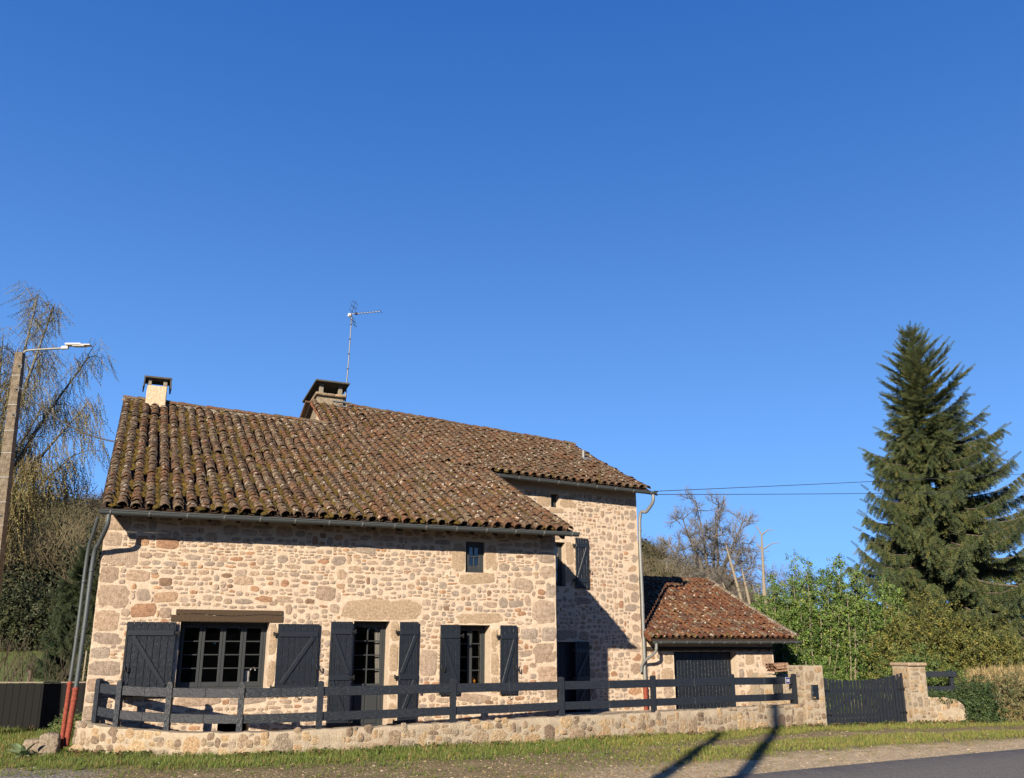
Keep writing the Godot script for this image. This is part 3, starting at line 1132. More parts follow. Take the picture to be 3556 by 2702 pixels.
	for s in [[1.44, 2.235, 2.25, 0.125, 0.0], [1.53, 2.372, 2.15, 0.10, 0.004]]:
		var n := 14
		for i in n:
			var xa: float = s[0] + s[2] * i / n
			var xb: float = s[0] + s[2] * (i + 1) / n
			var off := 0.018 * sin(i * 0.7) if s[4] > 0.0 else 0.018 * sin(i * 0.7)
			var ya: float = s[1] + (off if s[4] > 0.0 else 0.0)
			var yb: float = s[1] + s[3] + (0.0 if s[4] > 0.0 else off)
			box(st, Vector3((xa + xb) * 0.5, (ya + yb) * 0.5, -0.2 + s[4]), Vector3(xb - xa, yb - ya, 0.46), 0.0)
	mi("timber_lintel", st_end(st), M.oak, H)
	# ----- windows, door and shutters
	window(H, 1.64, 0.87, 1.79, 1.36, -0.38, 4, 1, 4)
	window(H, 5.24, -0.10, 0.81, 2.38, -0.36, 1, 2, 4, "glazed_door", 1.05)
	window(H, 7.70, 0.76, 0.75, 1.46, -0.38, 2, 1, 4)
	window(H, 7.83, 3.42, 0.46, 0.70, -0.12, 1, 2, 2)
	shutter(H, 0.62, 0.77, 0.94, 1.44, 0.075, 7, 1, [0.13, 1.23])
	shutter(H, 3.60, 0.78, 0.88, 1.42, 0.075, 7, -1, [0.13, 1.21])
	shutter(H, 4.72, 0.02, 0.48, 2.24, 0.075, 4, 1, [0.15, 1.08, 2.03])
	shutter(H, 6.26, 0.02, 0.44, 2.25, 0.075, 4, -1, [0.15, 1.08, 2.03])
	shutter(H, 7.21, 0.70, 0.48, 1.52, 0.075, 4, 1, [0.14, 1.28])
	shutter(H, 8.67, 0.69, 0.42, 1.53, 0.075, 4, -1, [0.14, 1.28])
	mi("window_board", box_mesh(Vector3(1.78, 0.04, 0.25), 0.004), M.interior, H, Transform3D(Basis.IDENTITY, Vector3(2.53, 0.909, -0.56)))
	mi("window_board", box_mesh(Vector3(0.74, 0.04, 0.25), 0.004), M.interior, H, Transform3D(Basis.IDENTITY, Vector3(8.08, 0.899, -0.56)))
	# ----- other walls, floors
	var yb2 := y0
	mi("side_wall", flat_slab([Vector3(0.0, yb2, -0.56), Vector3(0.0, yb2, -13.0), Vector3(0.0, 4.6, -13.0), Vector3(0.0, 8.2, -7.1), Vector3(0.0, 4.75, -0.56)], Vector3(0.5, 0, 0)), M.mortar, H)
	mi("side_wall", flat_slab([Vector3(10.13, yb2, -0.56), Vector3(10.13, yb2, -4.2), Vector3(9.9, 6.2, -4.2), Vector3(10.13, 4.75, -0.56)], Vector3(-0.5, 0, 0)), M.mortar, H)
	mi("back_wall", flat_slab([Vector3(0.0, yb2, -13.0), Vector3(14.4, yb2, -13.0), Vector3(14.4, 4.6, -13.0), Vector3(0.0, 4.6, -13.0)], Vector3(0, 0, 0.5)), M.mortar, H)
	mi("ground_floor", flat_slab([Vector3(0.1, -0.12, -0.56), Vector3(14.3, -0.12, -4.6), Vector3(14.3, -0.12, -12.4), Vector3(0.1, -0.12, -12.4)], Vector3(0, -0.1, 0)), M.interior, H)
	mi("upper_floor", flat_slab([Vector3(0.5, 2.85, -0.56), Vector3(9.6, 2.85, -0.56), Vector3(9.6, 2.85, -12.4), Vector3(0.5, 2.85, -12.4)], Vector3(0, -0.2, 0)), M.interior, H)
	mi("inner_wall", flat_slab([Vector3(0.5, -0.1, -4.0), Vector3(9.6, -0.1, -4.0), Vector3(9.6, 6.0, -4.0), Vector3(0.5, 6.0, -4.0)], Vector3(0, 0, -0.2)), M.interior, H)
	# ----- front roof
	var roof := mi("roof", sheet_mesh(main_sheet, -0.045, 0.05, 14), M.clay_deck, H)
	var clay := clay_mats(CLAY, 0.90)
	lay_tiles(roof, main_sheet, func(p): return sheet_height(wing_sheet, p.x, p.z) < p.y - 0.06, 39, 39, 0.265, 0.225, CLAY, clay, 0.90, 300, 0.62,
		func(a, b, n):
			var q: float = noise.get_noise_2d(a * 7.0 + 2.0, b * 6.0) + 0.25 * (0.6 - a)
			if rng.randf() < 0.3: return rng.randi() % n
			if q > 0.0: return [3, 4, 5, 10, 8, 11][rng.randi() % 6]
			return [0, 1, 2, 7, 9, 6, 10][rng.randi() % 7])
	ridge_tiles(roof, main_sheet(0.0, 1.0) + Vector3(0, 0.04, 0), main_sheet(0.60, 1.0) + Vector3(0, 0.04, 0), clay)
	mi("back_slope", flat_slab([main_sheet(0.0, 1.0) + Vector3(0, -0.03, 0), main_sheet(0.62, 1.0) + Vector3(0, -0.03, 0), Vector3(6.4, 4.5, -13.3), Vector3(-0.1, 4.5, -13.3)], Vector3(0, -0.08, 0)), M.clay_deck, roof)
	# rafter ends under the eave
	var rm := box_mesh(Vector3(0.08, 0.11, 0.85), 0.005)
	for i in 18:
		mi("rafter_end", rm, M.dark_wood, roof, Transform3D(Basis(Vector3(1, 0, 0), deg_to_rad(28)), Vector3(0.25 + i * 0.58, 4.47, 0.16)))
	gutter(H, Vector3(-0.12, 4.325, 0.71), Vector3(10.42, 4.36, 0.71), 0.085, 0.72)
	# ----- downpipes on the left corner
	pipe(H, "downpipe", [Vector3(0.06, 4.25, 0.70), Vector3(0.05, 4.02, 0.66), Vector3(-0.06, 3.72, 0.28), Vector3(-0.14, 3.45, 0.09), Vector3(-0.15, 2.2, 0.09), Vector3(-0.17, 0.95, 0.09)], 0.045, M.zinc, [Vector3(-0.145, 3.2, 0.09), Vector3(-0.15, 2.1, 0.09)])
	pipe(H, "downpipe_foot", [Vector3(-0.17, 0.97, 0.09), Vector3(-0.2, 0.3, 0.09), Vector3(-0.22, -0.1, 0.09)], 0.055, M.redpipe, [Vector3(-0.172, 0.93, 0.09), Vector3(-0.175, 0.75, 0.09)])
	pipe(H, "downpipe", [Vector3(-0.14, 4.25, 0.20), Vector3(-0.2, 3.95, 0.0), Vector3(-0.27, 3.5, -0.25), Vector3(-0.28, 2.0, -0.25), Vector3(-0.30, 1.05, -0.25)], 0.036, M.zinc, [Vector3(-0.272, 3.0, -0.25), Vector3(-0.28, 1.9, -0.25)])
	pipe(H, "downpipe_foot", [Vector3(-0.30, 1.07, -0.25), Vector3(-0.31, 0.4, -0.25), Vector3(-0.32, -0.25, -0.25)], 0.044, M.redpipe, [Vector3(-0.302, 1.03, -0.25)])
	# ----- left chimney, on the ridge
	var cst := st_new()
	box(cst, Vector3(0.80, 8.50, -6.95), Vector3(0.54, 0.88, 0.52), 0.02)
	var ch := mi("chimney", st_end(cst), M.render, H)
	for q in [[-0.21, 0.19], [0.21, 0.19], [-0.21, -0.19], [0.21, -0.19]]:
		mi("chimney_pier", box_mesh(Vector3(0.11, 0.19, 0.11), 0.01), M.concrete, ch, Transform3D(Basis.IDENTITY, Vector3(0.80 + q[0], 9.03, -6.95 + q[1])))
	mi("chimney_cap", box_mesh(Vector3(0.74, 0.055, 0.74), 0.01), M.slab, ch, Transform3D(Basis.IDENTITY, Vector3(0.80, 9.155, -6.95)))
	for sd in [-1.0, 1.0]:
		mi("cap_side", box_mesh(Vector3(0.035, 0.26, 0.70), 0.006), M.slab, ch, Transform3D(Basis(Vector3(0, 0, 1), 0.10 * sd), Vector3(0.80 + 0.355 * sd, 9.0, -6.95)))
	build_wing(H, clay)
	build_contents()

func build_wing(H: Node3D, clay: Array):
	var wt := Transform3D(Basis(Vector3.UP, deg_to_rad(WING_TURN)), WING_AT)
	var y0 := -0.35
	var holes := [[1.75, 3.46, 2.64, 4.74], [2.18, 5.75, 2.45, 6.17], [2.10, -0.30, 3.36, 1.91]]
	var hs := []
	var taken := []
	for o in holes:
		hs.append([o[0], o[1] - y0, o[2], o[3] - y0])
		taken.append([o[0] - 0.01, o[1] - y0 - 0.01, o[2] + 0.01, o[3] - y0 + 0.01])
	var ww := mi("wing_wall", wall_slab(5.18, 6.55 - y0, 0.5, hs, 0.008, 0.12, func(x): return 6.57 - y0 - 0.025 * x), M.mortar, H, wt * Transform3D(Basis.IDENTITY, Vector3(0, y0, 0)))
	var D: Array = M.stone.duplicate()
	D.append(M.dressed)
	var DI: int = D.size() - 1
	var laid := [[1.72, 5.72, 0.46, 0.48, DI], [2.46, 5.72, 0.62, 0.48, DI], [2.1, 5.56, 0.5, 0.15, DI], [2.65, 4.05, 0.28, 0.68, DI], [2.65, 3.46, 0.28, 0.57, DI], [1.7, 3.24, 1.2, 0.21, DI], [1.7, 4.76, 1.24, 0.24, DI], [2.0, 1.93, 1.02, 0.30, 4], [3.04, 1.93, 0.34, 0.26, 2], [2.9, 2.95, 0.6, 0.2, 4], [3.38, 0.3, 0.3, 0.5, 4]]
	laid.append_array(quoins(5.18, -1, -0.3, 6.2, 0.52, 0.34, 0.22, 0.38))
	var fixed := []
	for l in laid:
		var e := [l[0], l[1] - y0, l[2], l[3]]
		if l.size() > 4:
			e.append(l[4])
		fixed.append(e)
		taken.append([l[0] + 0.004, e[1] + 0.004, l[0] + l[2] - 0.004, e[1] + l[3] - 0.004])
	taken.append([0.0, 0.0, 0.55, 6.4])
	var list := pack(5.18, 6.2 - y0, taken, 0.11, 0.19, 0.7, 1.8, 0.14)
	list.append_array(fixed)
	lay_stones(ww, list, 0.013, 0.010, stone_mesh, D, func(x, y): return Transform3D(Basis.IDENTITY, Vector3(x, y, noise.get_noise_2d(x * 2.2, y * 2.2 + 40.0) * 0.012 - 0.004)))
	var F := Node3D.new()
	F.name = "wing_joinery"
	H.add_child(F)
	F.transform = wt
	window(H, 1.75, 3.46, 0.89, 1.28, -0.26, 2, 1, 3).transform = wt * Transform3D(Basis.IDENTITY, Vector3(1.75, 3.46, -0.26))
	window(H, 2.18, 5.75, 0.27, 0.42, -0.22, 1, 1, 1).transform = wt * Transform3D(Basis.IDENTITY, Vector3(2.18, 5.75, -0.22))
	H.remove_child(F)
	F.free()
	var s := shutter(H, 2.94, 3.40, 0.44, 1.45, 0.075, 5, -1, [0.22, 1.24])
	s.transform = wt * Transform3D(Basis.IDENTITY, Vector3(2.94, 3.40, 0.075))
	var s2 := shutter(H, 2.86, -0.1, 0.48, 2.0, 0.075, 4, -1, [0.2, 1.0, 1.75])
	s2.transform = wt * Transform3D(Basis.IDENTITY, Vector3(2.86, -0.1, 0.075))
	var dst := st_new()
	for i in 6:
		box(dst, Vector3(2.10 + 0.21 * (i + 0.5), 0.8, -0.2), Vector3(0.205, 2.2, 0.04), 0.005)
	mi("wing_door", st_end(dst), M.paint_v, H, wt)
	mi("wing_side_wall", flat_slab([Vector3(5.18, y0, -0.5), Vector3(5.18, y0, -9.0), Vector3(5.18, 6.3, -9.0), Vector3(5.18, 8.5, -4.4), Vector3(5.18, 6.5, -0.5)], Vector3(-0.5, 0, 0)), M.mortar, H, wt)
	# wing gable that shows above the front roof
	mi("wing_gable", flat_slab([Vector3(-3.80, 7.0, -1.2), Vector3(-3.80, 7.0, -8.2), Vector3(-3.80, 7.5, -8.2), Vector3(-3.80, 9.28, -4.9), Vector3(-3.80, 7.05, -0.9)], Vector3(0.4, 0, 0)), M.render, H, wt)
	var roof := mi("wing_roof", sheet_mesh(wing_sheet, -0.045, 0.05, 14), M.clay_deck, H)
	lay_tiles(roof, wing_sheet, func(p): return sheet_height(main_sheet, p.x, p.z) < p.y - 0.02, 36, 25, 0.262, 0.225, CLAY, clay, 0.90, 300, 0.32,
		func(a, b, n):
			var q: float = noise.get_noise_2d(a * 7.0 + 22.0, b * 5.0)
			if rng.randf() < 0.3: return rng.randi() % n
			if q > 0.12: return [3, 4, 5, 10, 8, 11][rng.randi() % 6]
			return [0, 1, 7, 10, 5, 1][rng.randi() % 6])
	ridge_tiles(roof, wing_sheet(0.10, 1.0) + Vector3(0, 0.04, 0), wing_sheet(1.0, 1.0) + Vector3(0, 0.04, 0), clay)
	mi("wing_back_slope", flat_slab([wing_sheet(0.0, 1.0) + Vector3(0, -0.03, 0), wing_sheet(1.0, 1.0) + Vector3(0, -0.03, 0), wing_to_house(Vector3(5.5, 6.2, -9.3)), wing_to_house(Vector3(-3.98, 6.6, -9.6))], Vector3(0, -0.08, 0)), M.clay_deck, roof)
	# red verge tiles down both sides of the small gable
	var red := clay_mats(CLAY_RED, 1.3)
	var vm := box_mesh(Vector3(0.10, 0.36, 0.03), 0.008)
	for i in 6:
		var p := wing_sheet(0.0, 1.0 - 0.075 * (i + 0.3)) + Vector3(-0.03, 0.0, 0.0)
		var q := wing_sheet(0.0, 1.0 - 0.075 * (i + 1.3)) + Vector3(-0.03, 0.0, 0.0)
		var y := (p - q).normalized()
		var x := Vector3(1, 0, 0)
		x = (x - y * x.dot(y)).normalized()
		mi("verge_tile", vm, red[i % red.size()], roof, Transform3D(Basis(x, y, x.cross(y)) * Basis(Vector3(0, 1, 0), PI * 0.5), (p + q) * 0.5))
	for i in 5:
		var pa := Vector3(-4.0, 9.38, -4.95).lerp(Vector3(-4.0, 7.45, -8.3), i * 0.2)
		var pb := Vector3(-4.0, 9.38, -4.95).lerp(Vector3(-4.0, 7.45, -8.3), i * 0.2 + 0.2)
		var y3 := wing_to_house(pa) - wing_to_house(pb)
		y3 = y3.normalized()
		var x3 := Vector3(1, 0, 0)
		x3 = (x3 - y3 * x3.dot(y3)).normalized()
		mi("verge_tile", box_mesh(Vector3(0.22, 0.86, 0.07), 0.02), clay[i], roof, Transform3D(Basis(x3, y3, x3.cross(y3)), wing_to_house((pa + pb) * 0.5)))
	gutter(H, wing_to_house(Vector3(-0.02, 6.44, 0.57)), wing_to_house(Vector3(5.52, 6.31, 0.57)), 0.08, 0.62)
	pipe(H, "downpipe", [wing_to_house(Vector3(5.42, 6.26, 0.56)), wing_to_house(Vector3(5.42, 6.02, 0.54)), wing_to_house(Vector3(5.34, 5.75, 0.30)), wing_to_house(Vector3(5.21, 5.5, 0.10)), wing_to_house(Vector3(5.20, 3.0, 0.10)), wing_to_house(Vector3(5.19, 0.62, 0.10))], 0.052, M.zinc_pale, [wing_to_house(Vector3(5.205, 5.2, 0.10)), wing_to_house(Vector3(5.2, 2.95, 0.10))])
	pipe(H, "downpipe_foot", [wing_to_house(Vector3(5.19, 0.65, 0.10)), wing_to_house(Vector3(5.19, 0.2, 0.10)), wing_to_house(Vector3(5.19, -0.3, 0.10))], 0.064, M.redpipe, [wing_to_house(Vector3(5.19, 0.60, 0.10)), wing_to_house(Vector3(5.19, 0.45, 0.10))])
	# roof vent
	var vst := st_new()
	var vp := wing_sheet(0.93, 0.62)
	tube(vst, [vp + Vector3(0, -0.1, 0), vp + Vector3(0, 0.34, 0)], [0.055, 0.055], 12)
	box(vst, vp + Vector3(0.02, 0.03, 0.16), Vector3(0.26, 0.02, 0.36), 0.004, Basis(Vector3(1, 0, 0), deg_to_rad(26)))
	mi("roof_vent", st_end(vst), M.zinc_pale, H)
	# wide chimney on the gable: low masonry, four stub piers, a sloping slab
	var cst := st_new()
	face(cst, [Vector3(-3.82, 8.9, -4.60), Vector3(-2.98, 8.9, -4.60), Vector3(-2.98, 9.70, -4.60), Vector3(-3.82, 9.70, -4.60)], Vector3(0, 0, 1))
	face(cst, [Vector3(-3.82, 8.9, -5.95), Vector3(-2.98, 8.9, -5.95), Vector3(-2.98, 9.45, -5.95), Vector3(-3.82, 9.45, -5.95)], Vector3(0, 0, -1))
	face(cst, [Vector3(-3.82, 8.9, -4.60), Vector3(-3.82, 9.70, -4.60), Vector3(-3.82, 9.45, -5.95), Vector3(-3.82, 8.9, -5.95)], Vector3(-1, 0, 0))
	face(cst, [Vector3(-2.98, 8.9, -4.60), Vector3(-2.98, 9.70, -4.60), Vector3(-2.98, 9.45, -5.95), Vector3(-2.98, 8.9, -5.95)], Vector3(1, 0, 0))
	face(cst, [Vector3(-3.82, 9.70, -4.60), Vector3(-2.98, 9.70, -4.60), Vector3(-2.98, 9.45, -5.95), Vector3(-3.82, 9.45, -5.95)], Vector3(0, 1, 0))
	var ch := mi("wide_chimney", st_end(cst), M.flue, H, wt * Transform3D(Basis.IDENTITY, Vector3(0.02, -0.13, 0)))
	var tilt := Basis(Vector3(1, 0, 0), -0.18)
	for i in 4:
		var cz := -4.68 - 0.38 * i
		for sx in [-3.80, -3.0]:
			mi("coping_stone", box_mesh(Vector3(0.22, 0.09, 0.40), 0.03), M.wallstone[(i * 3 + int(sx)) % 5 if i * 3 + int(sx) >= 0 else 1], ch, Transform3D(tilt, Vector3(sx, 9.72 - (i * 0.38 + 0.08) * 0.185, cz)))
	for i in 3:
		mi("coping_stone", box_mesh(Vector3(0.27, 0.09, 0.22), 0.03), M.wallstone[i + 1], ch, Transform3D(Basis.IDENTITY, Vector3(-3.66 + 0.26 * i, 9.722, -4.60)))
	for q in [[-3.70, -4.66, 9.90], [-3.08, -4.66, 9.90], [-3.70, -5.22, 9.80], [-3.08, -5.22, 9.80], [-3.70, -5.82, 9.68], [-3.08, -5.82, 9.68]]:
		mi("chimney_pier", box_mesh(Vector3(0.13, 0.36, 0.13), 0.012), M.concrete, ch, Transform3D(Basis.IDENTITY, Vector3(q[0], q[2], q[1])))
	mi("chimney_cap", box_mesh(Vector3(1.12, 0.06, 1.80), 0.012), M.slab, ch, Transform3D(tilt, Vector3(-3.40, 9.97, -5.25)))
	var bst := st_new()
	for yy in [9.55, 9.40]:
		box(bst, Vector3(-3.02, yy, -4.575), Vector3(0.62, 0.04, 0.03), 0.003)
	mi("strap", st_end(bst), M.zinc_pale, ch)
	# ----- aerial
	var A := thing("tv_antenna", to_world(wt, Vector3(-2.86, 9.36, -4.72)), HOUSE_TURN + WING_TURN, "tall thin television aerial on a mast beside the wide chimney", "antenna")
	var ms := st_new()
	tube(ms, [Vector3(0, 0, 0), Vector3(0.05, 1.5, 0), Vector3(0.08, 3.18, 0)], [0.024, 0.021, 0.018], 8)
	var mast := mi("mast", st_end(ms), M.metal, A)
	for k in 5:
		var cs := st_new()
		tube(cs, [Vector3(0.02 + k * 0.011, 0.7 + k * 0.52, 0), Vector3(0.02 + k * 0.011, 0.74 + k * 0.52, 0)], [0.03, 0.03], 8)
		mi("clip", st_end(cs), M.metal_dark, mast)
	var b0 := Vector3(-0.02, 3.16, -0.05)
	var b1 := Vector3(0.86, 3.16, 0.70)
	var bd := (b1 - b0).normalized()
	var bx := bd.cross(Vector3.UP).normalized()
	var bm := st_new()
	bar(bm, b0, b1, 0.022, 0.022)
	var boom := mi("boom", st_end(bm), M.metal, A)
	for k in 9:
		var es := st_new()
		var pc := b0.lerp(b1, 0.28 + 0.72 * k / 8.0)
		var half := 0.13 - 0.004 * k if k < 8 else 0.16
		tube(es, [pc - bx * half, pc + bx * half], [0.006, 0.006], 5)
		tube(es, [pc - bx * 0.025, pc + bx * 0.025], [0.012, 0.012], 5)
		mi("element", st_end(es), M.metal_dark, boom)
	var ds := st_new()
	box(ds, b0.lerp(b1, 0.24), Vector3(0.09, 0.07, 0.09), 0.015)
	mi("dipole_box", st_end(ds), M.metal_dark, boom)
	var js := st_new()
	box(js, Vector3(0.0, 3.12, 0.0), Vector3(0.10, 0.12, 0.10), 0.02)
	mi("junction_box", st_end(js), M.white, A)
	for sg in [1.0, -1.0]:
		var rs := st_new()
		var r0 := b0.lerp(b1, 0.08)
		var dirv: Vector3 = (Vector3.UP * sg * 0.95 + bd * 0.32).normalized()
		tube(rs, [r0, r0 + dirv * 0.46], [0.010, 0.010], 6)
		for t in [[0.10, 0.24], [0.28, 0.42]]:
			var c0: Vector3 = r0 + dirv * t[0]
			var c1: Vector3 = r0 + dirv * t[1]
			for e in [[c0 - bx * 0.21, c0 + bx * 0.21], [c1 - bx * 0.21, c1 + bx * 0.21], [c0 - bx * 0.21, c1 - bx * 0.21], [c0 + bx * 0.21, c1 + bx * 0.21]]:
				tube(rs, [e[0], e[1]], [0.006, 0.006], 5)
		mi("reflector", st_end(rs), M.metal_dark, A)

func to_world(wt: Transform3D, v: Vector3) -> Vector3:
	return Transform3D(Basis(Vector3.UP, deg_to_rad(HOUSE_TURN)), HOUSE_AT) * (wt * v)

func house_point(v: Vector3) -> Vector3:
	return Transform3D(Basis(Vector3.UP, deg_to_rad(HOUSE_TURN)), HOUSE_AT) * v

func build_contents():
	# things that stand behind the panes
	var v := thing("white_jug", house_point(Vector3(3.10, 0.93, -0.52)), HOUSE_TURN, "tall white jug with a grey band behind the wide window", "jug")
	var st := st_new()
	tube(st, [Vector3(0, 0, 0), Vector3(0, 0.13, 0)], [0.062, 0.064], 16)
	tube(st, [Vector3(0, 0.13, 0), Vector3(0, 0.16, 0)], [0.060, 0.060], 16)
	tube(st, [Vector3(0, 0.16, 0), Vector3(0, 0.31, 0), Vector3(0, 0.32, 0)], [0.064, 0.067, 0.06], 16)
	mi("body", st_end(st), M.white, v)
	var st2 := st_new()
	tube(st2, curve([Vector3(0.05, 0.31, 0), Vector3(0.10, 0.36, 0), Vector3(0.15, 0.37, 0), Vector3(0.17, 0.30, 0)], 3), fill(10, 0.009), 6)
	mi("handle", st_end(st2), M.white, v)
	var orn := thing("orange_ornament", house_point(Vector3(8.22, 0.92, -0.51)), HOUSE_TURN, "small orange bird-shaped ornament behind the narrow window", "ornament")
	var s3 := SurfaceTool.new()
	s3.begin(Mesh.PRIMITIVE_TRIANGLES)
	tube(s3, [Vector3(0, 0, 0), Vector3(0, 0.02, 0), Vector3(0, 0.06, 0), Vector3(0, 0.10, 0), Vector3(0.0, 0.13, 0), Vector3(0.0, 0.17, 0)], [0.045, 0.065, 0.07, 0.045, 0.018, 0.004], 12)
	s3.generate_normals()
	mi("body", s3.commit(), M.orange, orn)
	var cur := thing("door_curtain", house_point(Vector3(5.88, 0.9, -0.46)), HOUSE_TURN, "white curtain gathered at one side behind the glazed door", "curtain")
	var s4 := SurfaceTool.new()
	s4.begin(Mesh.PRIMITIVE_TRIANGLES)
	s4.set_smooth_group(1)
	var n := 16
	for j in 8:
		for i in n:
			var f := func(ii: int, jj: int) -> Vector3:
				var t := float(ii) / n
				var w := 0.035 + 0.02 * jj / 8.0
				return Vector3(0.06 - w * 2.0 * t + 0.02 * (8 - jj) / 8.0, 1.25 * jj / 8.0, 0.025 * sin(t * 22.0))
			face(s4, [f.call(i, j), f.call(i + 1, j), f.call(i + 1, j + 1), f.call(i, j + 1)], Vector3(0, 0, 1))
	s4.generate_normals()
	mi("cloth", s4.commit(), M.cloth, cur)

# ---------------------------------------------------------------- the garage
func garage_sheet(a: float, b: float) -> Vector3:
	var p := Vector3(0.02, 2.0, 0.52).lerp(Vector3(5.32, 2.02, 0.52), a).lerp(Vector3(0.02, 4.08, -4.12).lerp(Vector3(5.36, 4.08, -4.12), a), b)
	p.y -= 0.05 * sin(PI * b)
	return p

func build_garage():
	var G := thing("garage", GARAGE_AT, GARAGE_TURN, "low stone garage with red-brown tile roof and dark double door", "garage")
	var y0 := -0.35
	var hole := [1.09, 0.0, 3.36, 1.62 - y0]
	var gw := mi("front_wall", wall_slab(4.76, 2.0 - y0, 0.4, [hole], 0.008, 0.12), M.mortar, G, Transform3D(Basis.IDENTITY, Vector3(0, y0, 0)))
	var taken := [[1.07, 0.0, 3.38, 2.0 - y0]]
	var laid := []
	var D: Array = M.stone.duplicate()
	D.append(M.dressed)
	for l in [[0.72, 1.22, 0.36, 0.38, 12], [0.60, 0.72, 0.48, 0.46, 12], [0.66, 0.28, 0.42, 0.40, 1], [0.74, -0.12, 0.34, 0.36, 0], [3.66, 1.18, 0.40, 0.44, 12], [4.28, 1.12, 0.46, 0.50, 3], [3.64, 0.72, 0.34, 0.42, 12], [4.30, 0.66, 0.44, 0.34, 3], [3.64, 0.22, 0.52, 0.44, 12], [4.28, 0.24, 0.46, 0.36, 3], [3.66, -0.16, 0.40, 0.34, 12]]:
		laid.append([l[0], l[1] - y0, l[2], l[3], l[4]])
		taken.append([l[0] + 0.004, l[1] - y0 + 0.004, l[0] + l[2] - 0.004, l[1] - y0 + l[3] - 0.004])
	var list := pack(4.76, 1.70 - y0, taken, 0.15, 0.24, 0.7, 1.6, 0.15)
	list.append_array(laid)
	lay_stones(gw, list, 0.045, 0.010, stone_mesh, D, func(x, y): return Transform3D(Basis.IDENTITY, Vector3(x, y, -0.003)))
	mi("door_lintel", box_mesh(Vector3(4.72, 0.13, 0.30), 0.01), M.dark_wood, G, Transform3D(Basis.IDENTITY, Vector3(2.38, 1.70, -0.12)))
	for l in 2:
		var o := Node3D.new()
		o.name = "garage_door"
		G.add_child(o, true)
		o.position = Vector3(1.12 + l * 1.115, -0.3, -0.30)
		var pm := box_mesh(Vector3(0.118, 1.92, 0.04), 0.007)
		for i in 9:
			mi("plank", pm, M.paint_v, o, Transform3D(Basis.IDENTITY, Vector3(0.122 * (i + 0.5) + 0.008, 0.96, 0)))
	var hst := st_new()
	tube(hst, [Vector3(2.30, 0.02, -0.28), Vector3(2.30, 0.02, -0.22)], [0.018, 0.018], 8)
	mi("door_knob", st_end(hst), M.iron, G)
	mi("side_wall", flat_slab([Vector3(4.76, y0, -0.4), Vector3(4.76, y0, -8.0), Vector3(4.76, 2.0, -8.0), Vector3(4.76, 3.9, -4.1), Vector3(4.76, 2.15, -0.4)], Vector3(-0.4, 0, 0)), M.mortar, G)
	mi("back_wall", flat_slab([Vector3(0, y0, -8.0), Vector3(4.7, y0, -8.0), Vector3(4.7, 2.0, -8.0), Vector3(0, 2.0, -8.0)], Vector3(0, 0, -0.3)), M.mortar, G)
	var roof := mi("roof", sheet_mesh(garage_sheet, -0.04, 0.04, 10), M.clay_deck, G)
	var red := clay_mats(CLAY_RED, 0.78)
	lay_tiles(roof, garage_sheet, func(_p): return true, 25, 20, 0.212, 0.25, CLAY_RED, red, 0.78, 300, -0.1, func(_a, _b, n): return rng.randi() % n)
	ridge_tiles(roof, garage_sheet(0.0, 1.0) + Vector3(0, 0.03, 0), garage_sheet(1.0, 1.0) + Vector3(0, 0.03, 0), red, 0.11)
	# pale capping tiles on the right verge
	var pale := clay_mats([[.50, .42, .33], [.42, .34, .26], [.36, .26, .18]], 1.3)
	var vmesh := tile_mesh(0.10, 0.085, 0.46, 0.8, 0.3)
	for i in 14:
		var p := garage_sheet(1.0, i / 14.0)
		var q := garage_sheet(1.0, (i + 1) / 14.0)
		var y := (q - p).normalized()
		mi("verge_tile", vmesh, pale[i % 3], roof, Transform3D(Basis(Vector3(1, 0, 0), y, Vector3(1, 0, 0).cross(y)), p + Vector3(0.0, 0.05, 0)))
	var vr := box_mesh(Vector3(0.03, 0.36, 0.16), 0.01)
	for i in 3:
		var p2 := garage_sheet(0.0, i / 15.0)
		var q2 := garage_sheet(0.0, (i + 1) / 15.0)
		var y2 := (q2 - p2).normalized()
		mi("verge_tile", vr, red[i], roof, Transform3D(Basis(Vector3(1, 0, 0), y2, Vector3(1, 0, 0).cross(y2)), (p2 + q2) * 0.5 + Vector3(-0.02, -0.02, 0)))
	mi("back_slope", flat_slab([garage_sheet(0, 1), garage_sheet(1, 1), Vector3(5.3, 2.0, -8.5), Vector3(0.02, 2.0, -8.5)], Vector3(0, -0.06, 0)), M.clay_deck, roof)
	var rm := box_mesh(Vector3(0.07, 0.09, 0.7), 0.004)
	for i in 14:
		mi("rafter_end", rm, M.dark_wood, roof, Transform3D(Basis(Vector3(1, 0, 0), deg_to_rad(24)), Vector3(0.25 + i * 0.36, 2.04, 0.14)))
	gutter(G, Vector3(0.06, 1.915, 0.60), Vector3(5.36, 1.925, 0.60), 0.065, 0.48)
	pipe(G, "downpipe", [Vector3(0.13, 1.86, 0.60), Vector3(0.13, 1.66, 0.58), Vector3(0.06, 1.52, 0.46), Vector3(-0.05, 1.38, 0.26), Vector3(-0.11, 1.22, 0.15), Vector3(-0.12, 1.05, 0.12)], 0.042, M.zinc_pale, [Vector3(0.13, 1.72, 0.59)])

# ---------------------------------------------------------------- terrace wall and fence
const POSTS := [[-8.04, .33, -18.93, .84], [-7.54, .26, -18.73, .88], [-6.55, .19, -18.66, .93], [-5.16, .17, -18.60, .94], [-3.75, .19, -19.08, .93], [-1.23, .23, -20.33, .90], [1.09, .27, -21.51, .86], [3.31, .28, -22.82, .85], [5.49, .30, -24.25, .83], [7.36, .31, -25.36, .80]]

